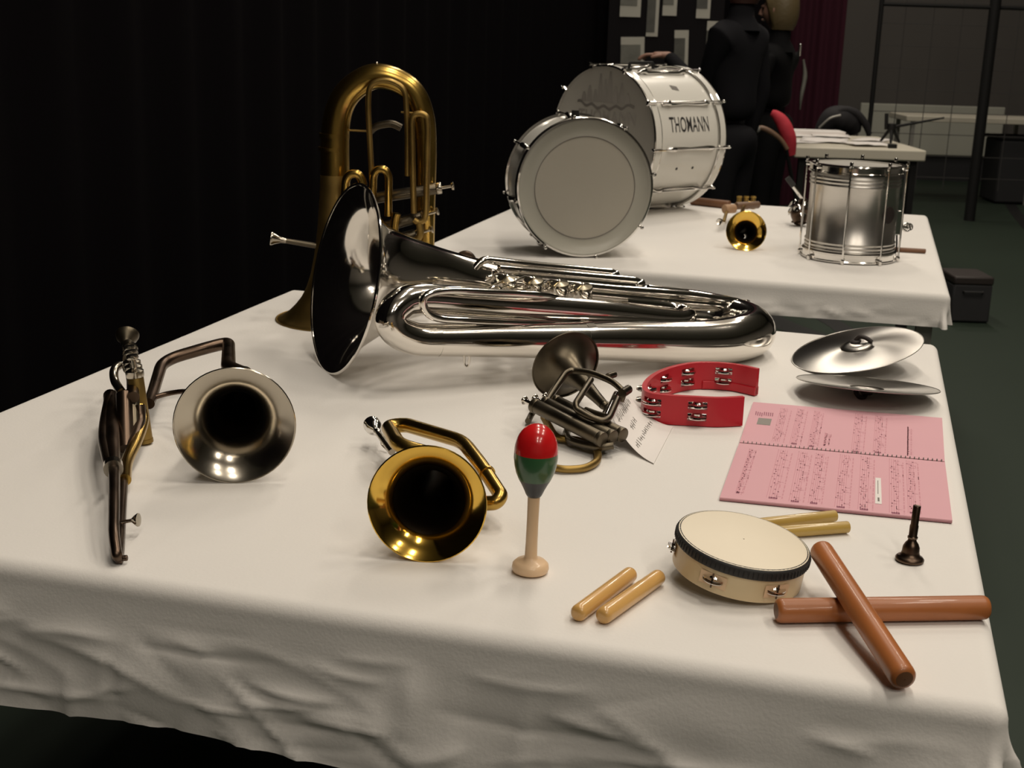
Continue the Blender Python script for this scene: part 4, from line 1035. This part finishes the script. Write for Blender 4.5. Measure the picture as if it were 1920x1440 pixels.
def person(base, face, label, sh, hair_m, cloth_m, arms, hair_long, s=1.0, extra=None):
    """face: unit vector the person faces (horizontal)"""
    b = Vector(base); f = Vector(face).normalized(); r = V(f.y, -f.x, 0)   # r: person's right
    t = thing('person', b, label, 'person')
    def P(x, y_, z): return b + r * (x * s) + f * (y_ * s) + V(0, 0, z * s)
    # skin: head, neck, hands
    hd = MB()
    hc = P(0, .02, sh + .235)
    prof = []
    for i in range(15):
        a = pi * i / 14; rr = .098 * sin(a) ** .8 if 0 < i < 14 else .001
        zz = -.125 * cos(a); rr *= (.80 if zz < -.07 else (.93 if zz < -.03 else 1)); prof.append((rr * .80, zz))
    vs_b = len(hd.v); hd.lathe(prof, (0, 0, 0), (0, 0, 1), 24, caps=False)
    for i in range(vs_b, len(hd.v)):
        p = hd.v[i]; x, y_, z = p.x, p.y * 1.22, p.z
        if y_ > .07: y_ = .07 + (y_ - .07) * .55
        if y_ > .05 and z < -.02: y_ += .006
        hd.v[i] = hc + r * (x * s) + f * (y_ * s) + V(0, 0, z * s)
    hd.tube([hc + f * .085 + V(0, 0, .02), hc + f * .102 + V(0, 0, -.012), hc + f * .112 + V(0, 0, -.032), hc + f * .090 + V(0, 0, -.042)], [.006, .010, .014, .010], 10)
    hd.tube([hc + f * .086 + r * -.024 + V(0, 0, -.066), hc + f * .094 + V(0, 0, -.068), hc + f * .086 + r * .024 + V(0, 0, -.066)], [.004, .008, .004], 8)
    for sx in (-1, 1):
        hd.ball(hc + r * (sx * .078) + V(0, 0, -.01), .024, 12, (.45, 1, 1.3)); hd.ball(hc + r * (sx * .033) + f * .080 + V(0, 0, .012), .012, 10, (1.3, 1, .8))
    hd.tube([P(0, -.015, sh + .02), P(0, 0, sh + .10), P(0, .012, sh + .16)], [.062, .052, .055], 16)
    head = hd.build('head', 'skin', t, smooth=80)
    # hair cap
    hb = MB(); hb.lathe([(.001, .142), (.05, .134), (.088, .10), (.102, .05), (.106, .0), (.104, -.05), (.094, -.09 if hair_long else -.06), (.078, -.125 if hair_long else -.075)], (0, 0, 0), (0, 0, 1), 28, caps=False)
    for i in range(len(hb.v)):
        p = hb.v[i]; y_ = p.y * 1.1 - .016; z = p.z
        if p.y > .03 and z < .07: z = .07 + (z - .07) * .12 ; y_ = p.y * 1.12
        hb.v[i] = hc + r * p.x * (.93 + .05 * noise.noise(V(p.x * 30, p.z * 20, 1))) + f * y_ + V(0, 0, z)
    hb.build('hair', hair_m, t, smooth=80)
    MB().lathe([(.105, -.02), (.085, .02), (.066, .05), (.062, .10), (.058, .115), (.05, .112)], P(0, -.004, sh), V(0, 0, 1), 24, caps=False).build('collar', cloth_m, t, smooth=80)
    # clothing: top with sleeves and trousers grown as joined skins
    ch = [[(P(0, 0, .98), (.165, .115)), (P(0, .005, 1.12), (.155, .11)), (P(0, .01, sh - .16), (.185, .12)), (P(0, 0, sh - .04), (.165, .095)), (P(0, -.01, sh + .035), (.07, .065))]]
    hands = []
    for sx, (el, wr, tip) in zip((-1, 1), arms):
        sho = P(sx * .185, 0, sh - .05)
        ch.append([(P(0, 0, sh - .04), (.165, .095)), (sho, .072), (sho.lerp(el, .5), .058), (el, .050), (el.lerp(wr, .5), .046), (wr, .038)])
        hands.append((wr, tip))
    skin_mesh('top', ch, cloth_m, t)
    skin_mesh('trousers', [[(P(0, 0, 1.0), (.165, .12)), (P(0, 0, .90), (.165, .125)), (P(.09, 0, .82), .098), (P(.10, .01, .48), .066), (P(.105, -.01, .09), .052)],
                           [(P(0, 0, .90), (.165, .125)), (P(-.09, 0, .82), .098), (P(-.10, .01, .48), .066), (P(-.105, -.01, .09), .052)]], cloth_m, t)
    for sx in (-1, 1):
        MB().tube([P(sx * .105, -.06, .045), P(sx * .105, .03, .05), P(sx * .107, .12, .036), P(sx * .107, .17, .03)], [.036, .042, .036, .024], 14).build('shoe', 'rubber', t, smooth=80)
    # hands: palm and five fingers
    for i, (wr, tip) in enumerate(hands):
        d = (tip - wr).normalized(); nrm = V(0, 0, 1) - d * d.z
        nrm = nrm.normalized() if nrm.length > .3 else f.copy(); sd = d.cross(nrm).normalized()
        hchs = [[(wr - d * .03, .026), (wr + d * .02, (.030, .020)), (wr + d * .085, (.038, .016))]]
        for k, ln in enumerate((.068, .078, .072, .056)):
            o_ = wr + d * .082 + sd * ((k - 1.5) * .0195)
            hchs.append([(o_ - d * .012, .0098), (o_ + d * ln * .45 - nrm * .004, .0092), (o_ + d * ln * .78 - nrm * .018, .0085), (o_ + d * ln * .95 - nrm * .034, .0075)])
        o_ = wr + d * .025 - sd * .028
        hchs.append([(o_, .012), (o_ + d * .03 - sd * .022 - nrm * .006, .0108), (o_ + d * .058 - sd * .026 - nrm * .016, .009)])
        skin_mesh('hand', hchs, 'skin', t, 1)
    if extra: extra(t, P)
    return t
# person reaching towards the board (left), seen from behind the shoulder
p1 = aty(1376, 200, 6.9); hand = aty(1252, 104, 7.15)
el1 = aty(1316, 176, 6.92)
person((p1.x, 6.9, 0), (-.80, .60, 0), 'person in dark clothing reaching a hand towards the photographs, head above the frame', 1.47, 'dark_hair', 'cloth_navy',
       [(el1, hand, hand + V(-.30, .08, .01)), (V(p1.x + .17, 7.08, 1.15), V(p1.x + .12, 7.12, .89), V(p1.x + .10, 7.14, .7))], True)
p2 = aty(1450, 200, 8.3)
def trims(t, P):
    b = MB()
    for i in range(8): b.ball(P(.10 + .012 * i, -.105 + .004 * i, 1.385 - .008 * i), .009, 8)
    b.build('sequin_trim', 'chrome', t)
    MB().tube(spline([P(.05, -.15, 1.30), P(.06, -.165, 1.20), P(.04, -.16, 1.08), P(.05, -.155, 1.0)], 5), [.006, .014, .012, .004], 10).build('pale_sash', 'photo_mid', t)
person((p2.x, 8.3, 0), (-.86, .5, 0), 'blonde person in black clothing standing beside the maroon curtain', 1.36, 'blonde', 'cloth_black',
       [(V(p2.x - .16, 8.06, 1.10), V(p2.x - .22, 8.02, .86), V(p2.x - .24, 8.0, .7)), (V(p2.x + .02, 8.58, 1.10), V(p2.x - .06, 8.56, .86), V(p2.x - .08, 8.55, .7))], True, extra=trims)

def desk():
    a = at(1492, 276, .76); b = at(1740, 292, .76); yn = 8.3
    x0, x1 = aty(1490, 285, yn).x, aty(1737, 290, yn).x
    zt = aty(1600, 278, yn).z
    D = 1.15
    t = thing('desk', V((x0 + x1) / 2, yn + D / 2, 0), 'cream-topped desk strewn with white papers in the background', 'desk')
    MB().box(((x0 + x1) / 2, yn + D / 2, zt - .035), (x1 - x0, D, .07)).build('desk_top', 'desk', t, bevel=.01)
    for x in (x0 + .06, x1 - .06):
        for y_ in (yn + .06, yn + D - .06): MB().box((x, y_, (zt - .07) / 2), (.04, .04, zt - .07)).build('leg', 'dark_metal', t)
    MB().box(((x0 + x1) / 2, yn + .06, zt - .10), (x1 - x0 - .15, .025, .05)).build('rail', 'dark_metal', t)
    rnd = random.Random(4)
    labs = ['sheet of white paper on the desk, nearest its left corner', 'large curled white sheet in the middle of the desk', 'white paper at the front of the desk, right of its middle',
            'white paper lying towards the far right of the desk', 'white sheet near the far left of the desk', 'white sheet in the middle of the far desk edge']
    for i, (u, v, wd, ht, rot) in enumerate(((.12, .35, .22, .30, 20), (.36, .45, .30, .4, -15), (.62, .22, .26, .24, 10), (.80, .62, .21, .3, -30), (.18, .78, .3, .21, 5), (.52, .80, .26, .22, -8))):
        c = V(x0 + (x1 - x0) * u, yn + D * v, zt + .001 + .004 * (i % 3)); R = Matrix.Rotation(radians(rot), 3, 'Z')
        def fn(i_, j_):
            x, y_ = (i_ / 6 - .5) * wd, (j_ / 6 - .5) * ht
            return c + R @ V(x, y_, .004 + .012 * abs(noise.noise(V(x * 9, y_ * 9, i * 3))))
        o = MB().grid(fn, 7, 7).build('paper_sheet', 'paper', smooth=60, loc=c)
        sd = o.modifiers.new('Solid', 'SOLIDIFY'); sd.thickness = .001
        tag(o, labs[i], 'paper', 'papers on the desk')
    # folder standing up a little at the back left
    o = MB().box(V(x0 + .33, yn + D - .10, zt + .022), (.42, .20, .03)).build('folder', 'paper', smooth=0, loc=(x0 + .33, yn + D - .1, zt + .007), bevel=.003); tag(o, 'flat white folder at the back left of the desk', 'folder')
    o = MB().box(V(x1 - .19, yn + .10, zt + .014), (.055, .03, .026)).build('stapler_base', 'dark_metal', smooth=0, loc=(x1 - .19, yn + .10, zt), bevel=.004); o.name = 'eraser_block'; tag(o, 'small dark block at the front right of the desk', 'block')
    # desk lamp-like stand with arm: table tripod
    c = V(x1 - .09, yn + .52, zt); t = thing('table_tripod', c, 'dark little tripod with a long black arm on the right of the desk', 'tripod')
    top = c + V(0, 0, .11)
    for a_ in (0.3, 2.4, 4.5):
        MB().tube([top, c + V(cos(a_) * .07, sin(a_) * .07, .008)], [.012, .008], 10).build('leg', 'dark_metal', t)
    MB().cyl(top - V(0, 0, .03), top + V(0, 0, .02), .026, 16, .004).build('head', 'dark_metal', t)
    MB().cyl(top + V(-.035, 0, -.02), top + V(-.042, 0, .085), .013, 12, .003).build('grip', 'dark_metal', t)
    MB().tube([top + V(.02, 0, .0), top + V(.34, 0, .068)], [.010, .006], 10).build('arm', 'dark_metal', t)
desk()

def chair_and_bag():
    # folding chair with red jacket, left of the desk
    cx, cy = aty(1452, 300, 7.6).x, 7.6
    t = thing('chair', V(cx, cy, 0), 'dark chair with brown curved back rail left of the desk', 'chair')
    A = lambda x, y_, d=0: aty(x, y_, cy + d)
    MB().tube(spline([A(1418, 244), A(1428, 240), A(1446, 248), A(1464, 262), A(1476, 280)], 6), [.014, .016, .014, .013], 12).build('back_rail', 'chair_wood', t)
    MB().ball(A(1419, 242), .022, 14).build('rail_knob', 'grey_metal', t)
    sz = .45
    MB().box((cx + .02, cy - .02, sz - .02), (.40, .40, .035)).build('seat', 'leather', t, bevel=.01)
    tops = (A(1420, 246), A(1474, 278))
    for i, (dx, dy) in enumerate(((-.17, .17), (.19, .17))):
        MB().tube([V(cx + dx, cy + dy, 0), V(cx + dx, cy + dy - .02, sz), tops[i]], .011, 10).build('leg', 'dark_metal', t)
    for dx in (-.17, .19): MB().tube([V(cx + dx, cy - .2, 0), V(cx + dx, cy - .19, sz - .03)], .011, 10).build('leg', 'dark_metal', t)
    # red scarf over the back
    j = MB().tube(spline([A(1447, 212, .06), A(1455, 216, .05), A(1466, 228, .04), A(1474, 244, .03), A(1480, 262, .03), A(1482, 290, .04)], 6), [.02, .036, .042, .042, .038, .03], 16).build('red_garment', 'red_cloth', smooth=80, loc=A(1466, 262, .03))
    tag(j, 'bright red garment draped over the brown chair back', 'garment')
    # dark bag behind the desk, on a stool
    yb = 9.75; c = aty(1580, 245, yb)
    s = thing('stool', V(c.x, yb, 0), 'low dark stool hidden behind the desk under the black bag', 'stool')
    zt = aty(1580, 258, yb).z
    MB().cyl((c.x, yb, zt - .03), (c.x, yb, zt), .19, 24, .005).build('seat', 'dark_metal', s)
    for a in range(4): MB().tube([V(c.x + .12 * cos(a * pi / 2 + .7), yb + .12 * sin(a * pi / 2 + .7), zt - .03), V(c.x + .18 * cos(a * pi / 2 + .7), yb + .18 * sin(a * pi / 2 + .7), 0)], .012, 8).build('leg', 'dark_metal', s)
    t = thing('bag', V(c.x, yb, zt), 'slouched black bag with a looped handle behind the desk', 'bag')
    B = lambda x, y_, d=0: aty(x, y_, yb + d)
    MB().tube(spline([B(1532, 252), B(1545, 236), B(1562, 222), B(1584, 224), B(1598, 236), B(1604, 250)], 6), [.03, .06, .085, .095, .08, .04], 18).build('body', 'bag', t, smooth=80)
    MB().tube(spline([B(1560, 222, -.05), B(1580, 206, -.05), B(1604, 212, -.05), B(1622, 232, -.05), B(1630, 252, -.05)], 6), [.02, .026, .03, .028, .02], 12).build('handle', 'bag', t, smooth=80)
    MB().tube(spline([B(1536, 240, -.1), B(1556, 222, -.13), B(1576, 216, -.12)], 6), .008, 8).build('piping', 'grey_metal', t)
chair_and_bag()

def far_end():
    YW = 14.25
    # pale panel leaning on the back wall
    p0, p1 = aty(1608, 287, YW), aty(1888, 202, YW)
    o = MB().box(V((p0.x + p1.x) / 2, YW + .06, (p0.z + p1.z) / 2), (p1.x - p0.x, .05, p1.z - p0.z)).build('wall_panel', 'panel', smooth=0, loc=((p0.x + p1.x) / 2, YW + .06, p0.z), bevel=.01)
    tag(o, 'long pale panel mounted low on the grey back wall', 'panel')
    # distant white table
    ya = 12.2; a, b = aty(1700, 222, ya), aty(1965, 222, ya)
    t = thing('distant_table', V((a.x + b.x) / 2, ya + .3, 0), 'narrow white table far away at the right edge', 'table')
    MB().box(((a.x + b.x) / 2, ya + .3, a.z), (b.x - a.x, .6, .05)).build('table_top', 'desk', t, bevel=.006)
    for x in (a.x + .08, b.x - .08):
        for dy in (.06, .54): MB().box((x, ya + dy, (a.z - .025) / 2), (.035, .035, a.z - .025)).build('leg', 'grey_metal', t)
    # dark crate under its right end
    c0, c1 = aty(1888, 240, ya), aty(1960, 240, ya)
    o = thing('storage_crate', V((c0.x + c1.x) / 2, ya + .3, 0), 'black storage crate standing under the distant white table', 'crate')
    MB().box(((c0.x + c1.x) / 2, ya + .3, .3), (c1.x - c0.x, .45, .58)).build('crate_body', 'wall_dark', o, bevel=.02)
    MB().box(((c0.x + c1.x) / 2, ya + .3, .605), (c1.x - c0.x + .02, .47, .03)).build('crate_lid', 'dark_metal', o, bevel=.008)
    # tall mesh partition with posts
    yp = 11.0
    t = thing('mesh_partition', V(aty(1740, 330, yp).x, yp, 0), 'tall wire mesh partition with dark posts in front of the grey wall', 'partition')
    xa, xb, xc = aty(1634, 200, yp).x, aty(1843, 200, yp).x, aty(1843, 200, yp).x + 1.05
    MB().cyl((xa, yp, 0), (xa, yp, 3.2), .019, 10).build('post', 'dark_metal', t); MB().cyl((xb, yp, 0), (xb, yp, 3.2), .045, 12).build('post', 'dark_metal', t)
    MB().cyl((xc, yp, 0), (xc, yp, 3.2), .03, 12).build('post', 'dark_metal', t)
    x = xa + .2
    while x < xc:
        MB().cyl((x, yp, .25), (x, yp, 3.1), .0035, 5).build('vertical_wire', 'wire', t); x += .23
    for i in range(16): MB().cyl((xa, yp, .35 + i * .175), (xc, yp, .35 + i * .175), .003, 5).build('horizontal_wire', 'wire', t)
    MB().cyl((xa, yp, 1.72), (xc, yp, 1.72), .016, 8).build('top_rail', 'dark_metal', t)
    # black equipment case on the floor at the right
    p = at(1817, 606, 0); t = thing('equipment_case', p + V(0, .12, 0), 'black equipment case on the green floor right of the far table', 'case')
    MB().box(p + V(.0, .13, .105), (.205, .26, .20)).build('case_body', 'wall_dark', t, bevel=.01)
    MB().box(p + V(.0, .13, .225), (.21, .265, .045)).build('case_lid', 'leather', t, bevel=.01)
    MB().tube(poly([p + V(-.05, 0, .17), p + V(-.05, -.02, .17), p + V(.05, -.02, .17), p + V(.05, 0, .17)], .01), .005, 8).build('case_handle', 'rubber', t)
far_end()
